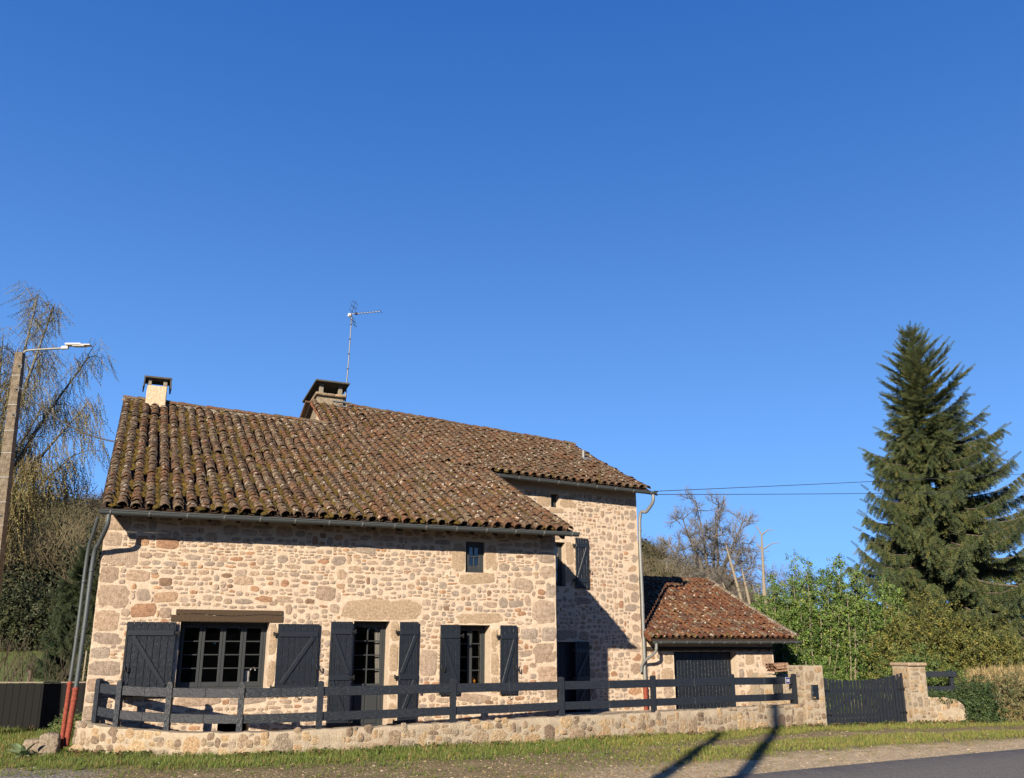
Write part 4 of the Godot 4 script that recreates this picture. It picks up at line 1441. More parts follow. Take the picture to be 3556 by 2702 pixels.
class WallPath:
	var pts := []
	var cum := []
	func setup(p: Array):
		pts = p
		var s := 0.0
		for i in p.size():
			if i > 0:
				s += Vector2(p[i].x - p[i - 1].x, p[i].z - p[i - 1].z).length()
			cum.append(s)
	func length() -> float:
		return cum[-1]
	# frame at distance s, height y over the base: x along, y up, z outward; w in p is not used
	func frame(s: float, y: float) -> Transform3D:
		s = clampf(s, 0.0, cum[-1] - 0.0001)
		var i := 0
		while i < cum.size() - 2 and cum[i + 1] < s:
			i += 1
		var t: float = (s - cum[i]) / (cum[i + 1] - cum[i])
		var a: Vector3 = pts[i]
		var b: Vector3 = pts[i + 1]
		var p := a.lerp(b, t)
		var x := Vector3(b.x - a.x, 0, b.z - a.z).normalized()
		if i < pts.size() - 2 and t > 0.5:
			var c: Vector3 = pts[i + 2]
			x = x.lerp(Vector3(c.x - b.x, 0, c.z - b.z).normalized(), t - 0.5).normalized()
		elif i > 0 and t < 0.5:
			var c2: Vector3 = pts[i - 1]
			x = x.lerp(Vector3(a.x - c2.x, 0, a.z - c2.z).normalized(), 0.5 - t).normalized()
		var z := x.cross(Vector3.UP)
		return Transform3D(Basis(x, Vector3.UP, z), Vector3(p.x, y, p.z))
	func top(s: float) -> float:
		s = clampf(s, 0.0, cum[-1] - 0.0001)
		var i := 0
		while i < cum.size() - 2 and cum[i + 1] < s:
			i += 1
		var t: float = (s - cum[i]) / (cum[i + 1] - cum[i])
		return lerpf(pts[i].y, pts[i + 1].y, t)

# a free-standing wall along a path: face mesh plus stones set in its front
func path_wall(called: String, path: WallPath, base: float, thick: float, label: String, hmin: float, hmax: float, limit := 300) -> Node3D:
	var W := thing(called, Vector3.ZERO, 0.0, label, "wall")
	var st := SurfaceTool.new()
	st.begin(Mesh.PRIMITIVE_TRIANGLES)
	var l := path.length()
	var ns := int(l / 0.10)
	var nh := 8
	var at := func(i: int, j: int, back: float) -> Vector3:
		var s := l * i / ns
		var t: float = path.top(s) + noise.get_noise_2d(s * 3.0, 90.0) * 0.03
		var y := lerpf(base, t, float(j) / nh)
		var f: Transform3D = path.frame(s, y)
		var wob := noise.get_noise_2d(s * 2.5, y * 2.5 + 11.0) * 0.03
		if back > 0.0:
			wob = 0.0
		elif j == nh:
			wob -= 0.025
		return f.origin + f.basis.z * (wob - back)
	st.set_smooth_group(1)
	for i in ns:
		for j in nh:
			face(st, [at.call(i, j, 0.0), at.call(i + 1, j, 0.0), at.call(i + 1, j + 1, 0.0), at.call(i, j + 1, 0.0)], path.frame(l * i / ns, 0).basis.z)
	st.set_smooth_group(2)
	for i in ns:
		for k in 3:
			face(st, [at.call(i, nh, thick * k / 3.0), at.call(i + 1, nh, thick * k / 3.0), at.call(i + 1, nh, thick * (k + 1) / 3.0), at.call(i, nh, thick * (k + 1) / 3.0)], Vector3.UP)
		face(st, [at.call(i, 0, thick), at.call(i + 1, 0, thick), at.call(i + 1, nh, thick), at.call(i, nh, thick)], -path.frame(l * i / ns, 0).basis.z)
	st.set_smooth_group(-1)
	for e in [0, ns]:
		face(st, [at.call(e, 0, 0.0), at.call(e, nh, 0.0), at.call(e, nh, thick), at.call(e, 0, thick)], path.frame(l * e / ns, 0).basis.x * (-1.0 if e == 0 else 1.0))
	st.generate_normals()
	var body := mi("masonry", st.commit(), M.mortar_grey, W)
	var hmax_all := 0.0
	for i in 40:
		hmax_all = maxf(hmax_all, path.top(l * i / 39.0))
	var list := pack(l, hmax_all - base, [], hmin, hmax, 0.8, 1.9, 0.35)
	var keep := []
	for s in list:
		var t: float = path.top(s[0] + s[2] * 0.5) - base
		if s[1] < t - 0.05:
			s[3] = minf(s[3], t - s[1] + 0.03)
			keep.append(s)
	var where := func(x, y):
		var f: Transform3D = path.frame(x, base + y)
		f.origin += f.basis.z * (noise.get_noise_2d(x * 2.5, (base + y) * 2.5 + 11.0) * 0.03 - 0.012)
		return f
	lay_stones(body, keep, -0.012, 0.024, boulder_mesh, M.wallstone, where, limit, 0.10)
	return W

func build_terrace():
	var pts := [Vector3(-8.36, 0.36, -18.86), Vector3(-8.22, 0.33, -18.66)]
	for i in range(1, POSTS.size()):
		var p: Array = POSTS[i]
		var a: Array = POSTS[i - 1]
		var b: Array = POSTS[mini(i + 1, POSTS.size() - 1)]
		var x := Vector3(b[0] - a[0], 0, b[2] - a[2]).normalized()
		var o := x.cross(Vector3.UP)
		pts.append(Vector3(p[0], p[1], p[2]) + o * 0.24)
	pts = curve(pts, 4)
	var path := WallPath.new()
	path.setup(pts)
	path_wall("low_stone_wall", path, -0.30, 0.42, "low rubble stone wall along the terrace, carrying the dark rail fence", 0.15, 0.27)
	# terrace floor behind it
	var st := st_new()
	var fl := [house_point(Vector3(0.0, 0.0, 0.0)), house_point(Vector3(10.1, 0, 0.0)), house_point(Vector3(10.1, 0, -3.6)), Vector3(4.2, 0, -28.4), Vector3(8.2, 0, -30.0), Vector3(7.5, 0, -25.6)]
	var poly := []
	for v in fl:
		poly.append(Vector3(v.x, 0.0, v.z))
	for i in range(POSTS.size() - 1, -1, -1):
		poly.append(Vector3(POSTS[i][0], 0.0, POSTS[i][2]))
	var p2 := PackedVector2Array()
	for v in poly:
		p2.append(Vector2(v.x, v.z))
	var idx := Geometry2D.triangulate_polygon(p2)
	for k in range(0, idx.size(), 3):
		tri_out(st, poly[idx[k]], poly[idx[k + 1]], poly[idx[k + 2]], Vector3.UP)
	var tf := mi("terrace_paving", st_end(st), M.mortar_grey, self)
	tag(tf, "pale terrace floor between the house and the low wall", "terrace", "", "structure")
	# ----- the dark rail fence on top
	var F := thing("rail_fence", Vector3.ZERO, 0.0, "dark two-rail timber fence standing on the low stone wall before the house", "fence")
	for p in POSTS:
		var s := st_new()
		fence_post(s, 0.105, p[3])
		var k := POSTS.find(p)
		var a: Array = POSTS[maxi(k - 1, 0)]
		var b: Array = POSTS[mini(k + 1, POSTS.size() - 1)]
		var ang := atan2(-(b[2] - a[2]), b[0] - a[0])
		mi("post", st_end(s), M.fence_v, F, Transform3D(Basis(Vector3.UP, ang), Vector3(p[0], p[1] - 0.04, p[2])))
	for i in POSTS.size() - 1:
		var a2: Array = POSTS[i]
		var b2: Array = POSTS[i + 1]
		for r in [[0.245, 0.165], [0.745, 0.175]]:
			var s2 := st_new()
			var pa := Vector3(a2[0], a2[1] + r[0] * a2[3], a2[2])
			var pb := Vector3(b2[0], b2[1] + r[0] * b2[3], b2[2])
			var d := (pb - pa).normalized()
			var mid := (pa + pb) * 0.5 + Vector3(0, -0.006, 0)
			bar(s2, pa + d * 0.045, mid, r[1], 0.042, d.cross(Vector3.UP), 0.006)
			bar(s2, mid, pb - d * 0.045, r[1], 0.042, d.cross(Vector3.UP), 0.006)
			mi("rail", st_end(s2), M.fence, F)
	# ----- enamel number plate on the last rail
	var q0 := Vector3(POSTS[8][0], POSTS[8][1] + 0.745 * POSTS[8][3], POSTS[8][2])
	var q1 := Vector3(POSTS[9][0], POSTS[9][1] + 0.745 * POSTS[9][3], POSTS[9][2])
	var qd := (q1 - q0).normalized()
	var turn := rad_to_deg(atan2(-qd.z, qd.x))
	var out := qd.cross(Vector3.UP).normalized()
	var N := thing("house_number_sign", q0.lerp(q1, 0.885) + out * 0.027, turn, "small blue enamel plate with white number 1303 on the fence rail", "sign")
	mi("plate", box_mesh(Vector3(0.155, 0.15, 0.006), 0.002), M.white, N)
	mi("field", box_mesh(Vector3(0.142, 0.137, 0.004), 0.001), M.blue, N, Transform3D(Basis.IDENTITY, Vector3(0, 0, 0.003)))
	var tm := TextMesh.new()
	tm.text = "1303"
	var font := SystemFont.new()
	font.font_names = PackedStringArray(["Droid Sans"])
	font.font_weight = 700
	tm.font = font
	tm.font_size = 20
	tm.pixel_size = 0.0036
	tm.depth = 0.002
	mi("number", tm, M.white, N, Transform3D(Basis.IDENTITY.scaled(Vector3(0.70, 1.25, 1.0)), Vector3(0, 0, 0.0065)))

func fence_post(st: SurfaceTool, w: float, h: float):
	# square shaft whose top is rounded over across its width
	var n := 8
	var prof := [Vector2(-w * 0.5, 0.0)]
	for i in n + 1:
		var a := PI - PI * i / n
		prof.append(Vector2(cos(a) * w * 0.5, h - w * 0.38 + sin(a) * w * 0.38))
	prof.append(Vector2(w * 0.5, 0.0))
	var f := []
	var b := []
	for p in prof:
		f.append(Vector3(p.x, p.y, w * 0.46))
		b.append(Vector3(p.x, p.y, -w * 0.46))
	face(st, f, Vector3(0, 0, 1))
	face(st, b, Vector3(0, 0, -1))
	for i in prof.size() - 1:
		face(st, [f[i], f[i + 1], b[i + 1], b[i]], Vector3((prof[i].x + prof[i + 1].x), (prof[i].y + prof[i + 1].y) * 0.5 - h * 0.5 if i > 0 and i < prof.size() - 2 else 0.0, 0))

# ---------------------------------------------------------------- gate, pillars, letter box
func pillar(at: Vector3, w: float, d: float, h: float, turn: float, label: String, cap: bool) -> Node3D:
	var P := thing("gate_pillar", at, turn, label, "pillar", "gate pillars")
	var body: MeshInstance3D = null
	var st := SurfaceTool.new()
	st.begin(Mesh.PRIMITIVE_TRIANGLES)
	st.set_smooth_group(1)
	var n := 8
	var faces := [[Vector3(-w / 2, 0, d / 2), Vector3(w, 0, 0), Vector3(0, 0, 1), w], [Vector3(w / 2, 0, d / 2), Vector3(0, 0, -d), Vector3(1, 0, 0), d], [Vector3(w / 2, 0, -d / 2), Vector3(-w, 0, 0), Vector3(0, 0, -1), w], [Vector3(-w / 2, 0, -d / 2), Vector3(0, 0, d), Vector3(-1, 0, 0), d]]
	for f in faces:
		st.set_smooth_group(faces.find(f) + 1)
		for j in n:
			for i in n:
				var g := func(ii: int, jj: int) -> Vector3:
					var p: Vector3 = f[0] + f[1] * (float(ii) / n) + Vector3(0, h * jj / n, 0)
					var e := 0.0 if ii == 0 or ii == n else noise.get_noise_3d(p.x * 4.0, p.y * 4.0, p.z * 4.0) * 0.025
					return p + f[2] * e
				face(st, [g.call(i, j), g.call(i + 1, j), g.call(i + 1, j + 1), g.call(i, j + 1)], f[2])
	st.set_smooth_group(-1)
	face(st, [Vector3(-w / 2, h, -d / 2), Vector3(w / 2, h, -d / 2), Vector3(w / 2, h, d / 2), Vector3(-w / 2, h, d / 2)], Vector3.UP)
	st.generate_normals()
	body = mi("shaft", st.commit(), M.mortar_grey, P)
	for fi in [0, 1, 3]:
		var f2: Array = faces[fi]
		var list := pack(f2[3], h - 0.02, [], 0.13, 0.24, 0.9, 2.0, 0.2)
		var xd: Vector3 = f2[1].normalized()
		lay_stones(body, list, 0.012, 0.016, boulder_mesh, M.wallstone, func(x, y): return Transform3D(Basis(xd, Vector3.UP, f2[2]), f2[0] + xd * x + Vector3(0, y, 0) - f2[2] * 0.006))
	if cap:
		for i in 2:
			mi("cap_stone", box_mesh(Vector3(w * 0.56, 0.09, d + 0.14), 0.025), M.dressed, P, Transform3D(Basis.IDENTITY, Vector3((i - 0.5) * w * 0.56, h + 0.03, 0)))
	return P

func build_gateway():
	pillar(Vector3(7.72, GROUND - 0.05, -25.50), 0.64, 0.60, 1.58, 24.0, "square stone gate pillar with the dark letter box, at the end of the fence", false)
	var p2 := pillar(Vector3(10.98, GROUND - 0.05, -26.78), 0.60, 0.58, 1.56, 22.0, "square stone gate pillar with a projecting cap stone, beside the ivy", true)
	var L := thing("letter_box", Vector3(7.84, 0.44, -25.215), 24.0, "dark metal letter box set in the face of the stone gate pillar", "letter box")
	mi("body", box_mesh(Vector3(0.225, 0.36, 0.05), 0.008), M.paint, L, Transform3D(Basis.IDENTITY, Vector3(0, 0.18, 0)))
	mi("flap", box_mesh(Vector3(0.20, 0.10, 0.012), 0.004), M.paint, L, Transform3D(Basis.IDENTITY, Vector3(0, 0.29, 0.030)))
	mi("name_plate", box_mesh(Vector3(0.085, 0.035, 0.004), 0.001), M.brass, L, Transform3D(Basis.IDENTITY, Vector3(-0.045, 0.045, 0.0275)))
	var kst := st_new()
	tube(kst, [Vector3(-0.085, 0.17, 0.02), Vector3(-0.085, 0.17, 0.034)], [0.012, 0.012], 8)
	mi("lock", st_end(kst), M.metal, L)
	# ----- picket gate
	var a := Vector3(8.07, 0, -25.42)
	var b := Vector3(10.68, 0, -26.56)
	var d := (b - a).normalized()
	var turn := rad_to_deg(atan2(-d.z, d.x))
	var G := thing("picket_gate", Vector3(a.x, GROUND, a.z), turn, "dark picket gate with a dipping top between two stone pillars", "gate")
	var l := a.distance_to(b)
	var n := 24
	for i in n:
		var t := (i + 0.5) / n
		var topy := 1.12 + 0.20 * pow(absf(t - 0.42) / 0.58, 2.0) + rng.randf_range(-0.008, 0.008)
		var s := st_new()
		fence_picket(s, 0.082, topy - 0.05)
		mi("picket", st_end(s), M.fence_v, G, Transform3D(Basis(Vector3(0, 0, 1), rng.randf_range(-0.006, 0.006)), Vector3(l * t, 0.055 + 0.02 * sin(t * 3.0), 0.025)))
	for k in 2:
		for y in [0.26, 0.88]:
			mi("rail", box_mesh(Vector3(l * 0.5 - 0.02, 0.09, 0.04), 0.005), M.fence, G, Transform3D(Basis.IDENTITY, Vector3(l * (0.25 + 0.5 * k), y, -0.02)))
		var s3 := st_new()
		bar(s3, Vector3(l * (0.02 + 0.96 * k), 0.30, -0.02), Vector3(l * 0.48 + l * 0.04 * k, 0.84, -0.02), 0.07, 0.036, Vector3(0, 0, 1), 0.005)
		mi("brace", st_end(s3), M.fence, G)
	for x in [0.0, l]:
		for y in [0.3, 0.9]:
			var s4 := st_new()
			tube(s4, [Vector3(x, y - 0.05, 0), Vector3(x, y + 0.05, 0)], [0.02, 0.02], 8)
			box(s4, Vector3(x + (0.12 if x == 0.0 else -0.12), y, 0.048), Vector3(0.26, 0.035, 0.008), 0.002)
			mi("hinge", st_end(s4), M.iron, G)
	# ----- two rails and a low wall to the right of the gate
	var R := thing("rail_fence", Vector3(11.25, 0, -26.95), 10.0, "short pair of dark rails running from the capped pillar into ivy", "fence")
	for y in [0.63, 1.02]:
		mi("rail", box_mesh(Vector3(1.25, 0.15, 0.05), 0.006), M.fence, R, Transform3D(Basis.IDENTITY, Vector3(0.60, y, 0.0)))
	mi("post", box_mesh(Vector3(0.10, 1.0, 0.10), 0.008), M.fence, R, Transform3D(Basis.IDENTITY, Vector3(1.10, 0.62, -0.08)))
	var path := WallPath.new()
	path.setup(curve([Vector3(11.22, 0.42, -26.66), Vector3(11.7, 0.42, -26.72), Vector3(12.2, 0.36, -26.80), Vector3(12.55, 0.10, -26.85)], 4))
	path_wall("low_stone_wall", path, -0.30, 0.4, "short low stone wall between the capped pillar and the ivy", 0.14, 0.25)
	# ----- between garage and pillar: a low wall with old roof tiles stacked on it, and a slatted hatch
	var path2 := WallPath.new()
	path2.setup([Vector3(6.95, 1.04, -27.30), Vector3(7.4, 1.0, -27.45), Vector3(8.1, 1.02, -27.75)])
	path_wall("low_stone_wall", path2, -0.42, 0.35, "head-high stone wall between the garage and the letter box pillar", 0.14, 0.25)
	var T := thing("tile_stack", Vector3(7.52, 1.08, -27.42), 22.0, "stack of old red-brown roof tiles on the wall beside the garage", "roof tiles")
	var old := clay_mats([[.30, .15, .10], [.24, .13, .09], [.34, .20, .13]], 2.0)
	var tm := tile_mesh(0.10, 0.085, 0.46, 0.8, 0.4)
	for i in 9:
		mi("tile", tm, old[i % 3], T, Transform3D(Basis(Vector3.UP, PI * 0.5 + rng.randf_range(-0.15, 0.15)) * Basis(Vector3(1, 0, 0), -PI * 0.5), Vector3(0.26 - 0.02 * (i % 3), 0.0 + 0.075 * (i / 3), -0.16 + 0.16 * (i % 3))))
	var V := thing("slatted_hatch", Vector3(7.44, 0.52, -27.22), 22.0, "small dark slatted hatch in the wall beside the garage", "hatch")
	mi("back", box_mesh(Vector3(0.30, 0.36, 0.02), 0.002), M.board_black, V, Transform3D(Basis.IDENTITY, Vector3(0, 0.16, -0.01)))
	for i in 6:
		mi("slat", box_mesh(Vector3(0.026, 0.34, 0.02), 0.003), M.metal_dark, V, Transform3D(Basis.IDENTITY, Vector3(-0.125 + 0.05 * i, 0.16, 0.012)))

func fence_picket(st: SurfaceTool, w: float, h: float):
	var f := []
	var b := []
	var prof := [Vector2(-w / 2, 0)]
	for i in 7:
		var a := PI - PI * i / 6
		prof.append(Vector2(cos(a) * w / 2, h - w / 2 + sin(a) * w / 2))
	prof.append(Vector2(w / 2, 0))
	for p in prof:
		f.append(Vector3(p.x, p.y, 0.012))
		b.append(Vector3(p.x, p.y, -0.012))
	face(st, f, Vector3(0, 0, 1))
	face(st, b, Vector3(0, 0, -1))
	for i in prof.size() - 1:
		face(st, [f[i], f[i + 1], b[i + 1], b[i]], Vector3(prof[i].x + prof[i + 1].x, 0.001 if i > 0 and i < prof.size() - 2 else 0.0, 0))

# ---------------------------------------------------------------- corner by the downpipes
func build_left_corner():
	# two granite blocks and a woolly rosette plant
	var st := SurfaceTool.new()
	st.begin(Mesh.PRIMITIVE_TRIANGLES)
	var b := rough_block(Vector3(0.36, 0.46, 0.34), 3)
	tag(b, "upright grey granite block under the red downpipe foot", "stone block")
	b.name = numbered("stone_block")
	b.position = Vector3(-8.72, GROUND - 0.06, -18.62)
	b.rotation.y = 0.35
	var c := rough_block(Vector3(0.34, 0.30, 0.3), 9)
	tag(c, "lower granite block beside the upright one", "stone block")
	c.name = numbered("stone_block")
	c.position = Vector3(-9.18, GROUND - 0.03, -18.95)
	c.rotation.y = 0.2
	var Pn := thing("mullein_plant", Vector3(-9.02, GROUND, -18.25), 0.0, "pale green rosette plant with broad woolly leaves before the granite blocks", "plant")
	for i in 16:
		var a := TAU * i / 16.0 * 2.4 + rng.randf_range(-0.2, 0.2)
		var l := rng.randf_range(0.22, 0.40) * (1.0 - 0.02 * i)
		var rise := 0.25 + 0.07 * i
		var s := SurfaceTool.new()
		s.begin(Mesh.PRIMITIVE_TRIANGLES)
		s.set_smooth_group(1)
		var row := []
		for k in 6:
			var t := k / 5.0
			var w := l * 0.24 * sin(PI * (0.12 + 0.86 * t))
			var ctr := Vector3(0, l * rise * t - 0.25 * l * t * t, l * t)
			row.append([ctr + Vector3(-w, 0.25 * w, 0), ctr, ctr + Vector3(w, 0.25 * w, 0)])
		for k in 5:
			for m in 2:
				face(s, [row[k][m], row[k][m + 1], row[k + 1][m + 1], row[k + 1][m]], Vector3.UP)
		s.generate_normals()
		mi("leaf", s.commit(), M.mullein, Pn, Transform3D(Basis(Vector3.UP, a), Vector3(0, 0.02, 0)))
	# low wall further back, black in place of shade, and what grows by it
	var W := thing("shade_black_wall", Vector3(-14.6, GROUND, -23.9), 3.0, "low board wall at the left behind the lamp post, coloured black in place of shade", "wall")
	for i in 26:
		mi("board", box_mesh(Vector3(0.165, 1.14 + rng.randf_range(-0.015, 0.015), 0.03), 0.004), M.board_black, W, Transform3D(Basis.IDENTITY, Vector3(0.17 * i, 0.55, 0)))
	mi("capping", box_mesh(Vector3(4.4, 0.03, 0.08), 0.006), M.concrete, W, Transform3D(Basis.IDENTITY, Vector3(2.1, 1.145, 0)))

func rough_block(s: Vector3, sd: int) -> MeshInstance3D:
	var st := SurfaceTool.new()
	st.begin(Mesh.PRIMITIVE_TRIANGLES)
	st.set_smooth_group(1)
	var n := 8
	var f := func(v: Vector3) -> Vector3:
		# cube point -> rounded rough block
		var p := v
		var m := Vector3(pow(absf(p.x), 5.0), pow(absf(p.y), 5.0), pow(absf(p.z), 5.0))
		p = p / pow(m.x + m.y + m.z, 0.2)
		p *= 1.0 + noise.get_noise_3d(v.x * 1.5 + sd, v.y * 1.5, v.z * 1.5) * 0.16
		return Vector3(p.x * s.x * 0.5, (p.y + 1.0) * s.y * 0.5, p.z * s.z * 0.5)
	for ax in 3:
		for sg in [-1.0, 1.0]:
			for i in n:
				for j in n:
					var q := []
					for e in [[0, 0], [1, 0], [1, 1], [0, 1]]:
						var v := Vector3.ZERO
						v[ax] = sg
						v[(ax + 1) % 3] = -1.0 + 2.0 * (i + e[0]) / n
						v[(ax + 2) % 3] = -1.0 + 2.0 * (j + e[1]) / n
						q.append(f.call(v))
					var o := Vector3.ZERO
					o[ax] = sg
					face(st, q, o)
	st.generate_normals()
	var o2 := MeshInstance3D.new()
	o2.mesh = st.commit()
	o2.material_override = M.wallstone[4]
	add_child(o2)
	return o2

# ---------------------------------------------------------------- lamp post and overhead lines
func cable(a: Vector3, b: Vector3, sag: float, label: String, r := 0.012):
	var pts := []
	for i in 15:
		var t := i / 14.0
		pts.append(a.lerp(b, t) - Vector3(0, sag * 4.0 * t * (1.0 - t), 0))
	var st := st_new()
	tube(st, pts, fill(15, r), 6)
	var o := mi("overhead_cable", st_end(st), M.metal_dark, self)
	tag(o, label, "cable", "overhead cables")

func build_street_lamp_and_cables():
	var base := Vector3(-12.0, GROUND, -22.0)
	var P := thing("street_lamp", base, 0.0, "weathered square concrete pole with a slim lamp on a side arm", "street lamp")
	var st := st_new()
	var tip := Vector3(-0.27, 9.05, 0.0)
	var prof := func(y: float) -> float: return lerpf(0.19, 0.095, y / 9.05)
	for k in 12:
		var ya := 9.05 * k / 12.0
		var yb := 9.05 * (k + 1) / 12.0
		var qa := []
		var qb := []
		for e in [[-1, -1], [1, -1], [1, 1], [-1, 1]]:
			qa.append(tip * (ya / 9.05) + Vector3(e[0] * prof.call(ya), 0, e[1] * prof.call(ya) * 0.75))
			qb.append(tip * (yb / 9.05) + Vector3(e[0] * prof.call(yb), 0, e[1] * prof.call(yb) * 0.75))
		for e in 4:
			var e2 := (e + 1) % 4
			face(st, [qa[e], qa[e2], qb[e2], qb[e]], (qa[e] + qa[e2]) * 0.5 - tip * (ya / 9.05))
		if k == 11:
			face(st, qb, Vector3.UP)
	var pole := mi("pole", st_end(st), M.pole, P)
	for y in [8.45, 7.7, 7.05, 6.5, 5.9, 5.3, 4.75, 4.2, 3.2]:
		var bs := st_new()
		box(bs, tip * (y / 9.05), Vector3(prof.call(y) * 2.04 + 0.008, 0.014, prof.call(y) * 1.55 + 0.008), 0.001)
		mi("band", st_end(bs), M.zinc_pale, pole)
	for y in [7.45, 8.7, 8.1]:
		var ks := st_new()
		box(ks, tip * (y / 9.05) + Vector3(0.10, 0, 0.10), Vector3(0.12, 0.05, 0.08), 0.01)
		box(ks, tip * (y / 9.05) + Vector3(0.14, -0.05, 0.12), Vector3(0.05, 0.1, 0.05), 0.01)
		mi("clamp", st_end(ks), M.metal_dark, pole)
	var am := st_new()
	tube(am, curve([tip + Vector3(0.03, -0.12, 0.0), tip + Vector3(0.10, 0.02, 0.0), tip + Vector3(0.25, 0.075, 0.0), tip + Vector3(1.10, 0.13, 0.0)], 4), fill(13, 0.028), 8)
	mi("arm", st_end(am), M.zinc_pale, P)
	var hd := st_new()
	tube(hd, [tip + Vector3(1.02, 0.13, 0), tip + Vector3(1.18, 0.15, 0)], [0.05, 0.05], 8)
	box(hd, tip + Vector3(1.32, 0.215, 0), Vector3(0.40, 0.05, 0.20), 0.02)
	box(hd, tip + Vector3(1.60, 0.200, 0), Vector3(0.30, 0.026, 0.18), 0.010)
	var head := mi("lamp_head", st_end(hd), M.white, P)
	mi("diffuser", box_mesh(Vector3(0.30, 0.012, 0.14), 0.003), M.glass_frost, head, Transform3D(Basis.IDENTITY, tip + Vector3(1.45, 0.172, 0)))
	# cable to the house gable
	cable(base + tip * 0.9 + Vector3(0.12, 0, 0.1), house_point(Vector3(-0.02, 6.55, -3.4)), 0.25, "black cable from the lamp post down to the house gable", 0.02)
	cable(base + tip * 0.55 + Vector3(0.1, 0, 0.1), base + Vector3(-9.0, 4.8, 2.0), 0.2, "thin cable leaving the lamp post to the left", 0.02)
	var w0 := Vector3(4.42, 6.36, -28.2)
	cable(w0, Vector3(34.0, 11.0, -48.0), 0.05, "upper thin wire running from the wing eave past the spruce", 0.011)
	cable(w0 + Vector3(0.0, -0.10, 0.0), Vector3(34.0, 9.9, -48.0), 0.10, "lower thin wire running from the wing eave past the spruce", 0.011)
	var I := thing("cable_anchor", Vector3(4.30, 6.30, -28.15), 25.0, "small black cable anchor at the corner of the wing eave", "anchor")
	var s2 := st_new()
	tube(s2, [Vector3(-0.15, 0.0, -0.1), Vector3(0.12, 0.05, 0.0)], [0.012, 0.012], 6)
	tube(s2, [Vector3(0.08, 0.05, 0.0), Vector3(0.22, 0.06, -0.04)], [0.03, 0.02], 8)
	tube(s2, [Vector3(0.06, -0.03, 0.0), Vector3(0.20, -0.05, -0.04)], [0.03, 0.02], 8)
	mi("clamp", st_end(s2), M.iron, I)

# ---------------------------------------------------------------- ground, road, hills
func wall_line() -> Array:
	var r := [Vector2(-16.0, -20.6), Vector2(-9.4, -19.6), Vector2(-8.35, -18.75)]
	for i in range(1, POSTS.size()):
		r.append(Vector2(POSTS[i][0] + 0.12, POSTS[i][2] + 0.22))
	r.append_array([Vector2(8.0, -25.15), Vector2(10.7, -26.4), Vector2(12.5, -26.7), Vector2(19.0, -28.4)])
	return r

var _line := []
# signed distance in front of the wall line (positive towards the road)
func before_wall(x: float, z: float) -> float:
	if _line.is_empty():
		_line = wall_line()
	var best := 1e9
	var p := Vector2(x, z)
	var sgn := 1.0
	for i in _line.size() - 1:
		var a: Vector2 = _line[i]
		var b: Vector2 = _line[i + 1]
		var q := Geometry2D.get_closest_point_to_segment(p, a, b)
		var d := p.distance_to(q)
		if d < best:
			best = d
			sgn = 1.0 if (b - a).cross(p - a) > 0.0 else -1.0
	return best * sgn

# how grassy the verge is at a place
func grassy(x: float, z: float) -> float:
	var s := before_wall(x, z)
	var n := noise.get_noise_2d(x * 0.55, z * 0.55) * 0.9 + noise.get_noise_2d(x * 2.1, z * 2.1) * 0.5
	if s < 0.0:
		return 0.85 if x < -8.6 or x > 11.5 else 0.0
	var left := 1.0 - smoothstep(1.2, 2.7, s + n * 0.7)
	left = maxf(left, 0.12 + 0.28 * smoothstep(0.0, 0.5, n))
	var right := 1.0 - smoothstep(0.9, 1.4, s + n * 0.5)
	right = maxf(right, smoothstep(1.9, 2.5, s + n * 0.5) * (1.0 - smoothstep(3.7, 4.6, s + n * 0.7)))
	right = maxf(right, 0.10 + 0.30 * smoothstep(0.1, 0.6, n))
	var g := lerpf(left, right, smoothstep(0.0, 6.0, x))
	if x < -7.4:
		g = maxf(g, (1.0 - smoothstep(-17.4, -16.4, z + n * 0.4 + (x + 8.0) * 0.25)) * 0.95)
	return clampf(g, 0.0, 1.0)

func ground_y(x: float, z: float) -> float:
	var y := GROUND + noise.get_noise_2d(x * 0.25, z * 0.25) * 0.03
	if before_wall(x, z) > 0.3:
		y += noise.get_noise_2d(x * 1.7, z * 1.7) * 0.012
	if x > 12.3 and z < -24.0 and x < 40.0:
		var s := -before_wall(x, z)
		y += smoothstep(-0.1, 2.2, s) * 1.0 * smoothstep(12.3, 14.2, x)
	return y

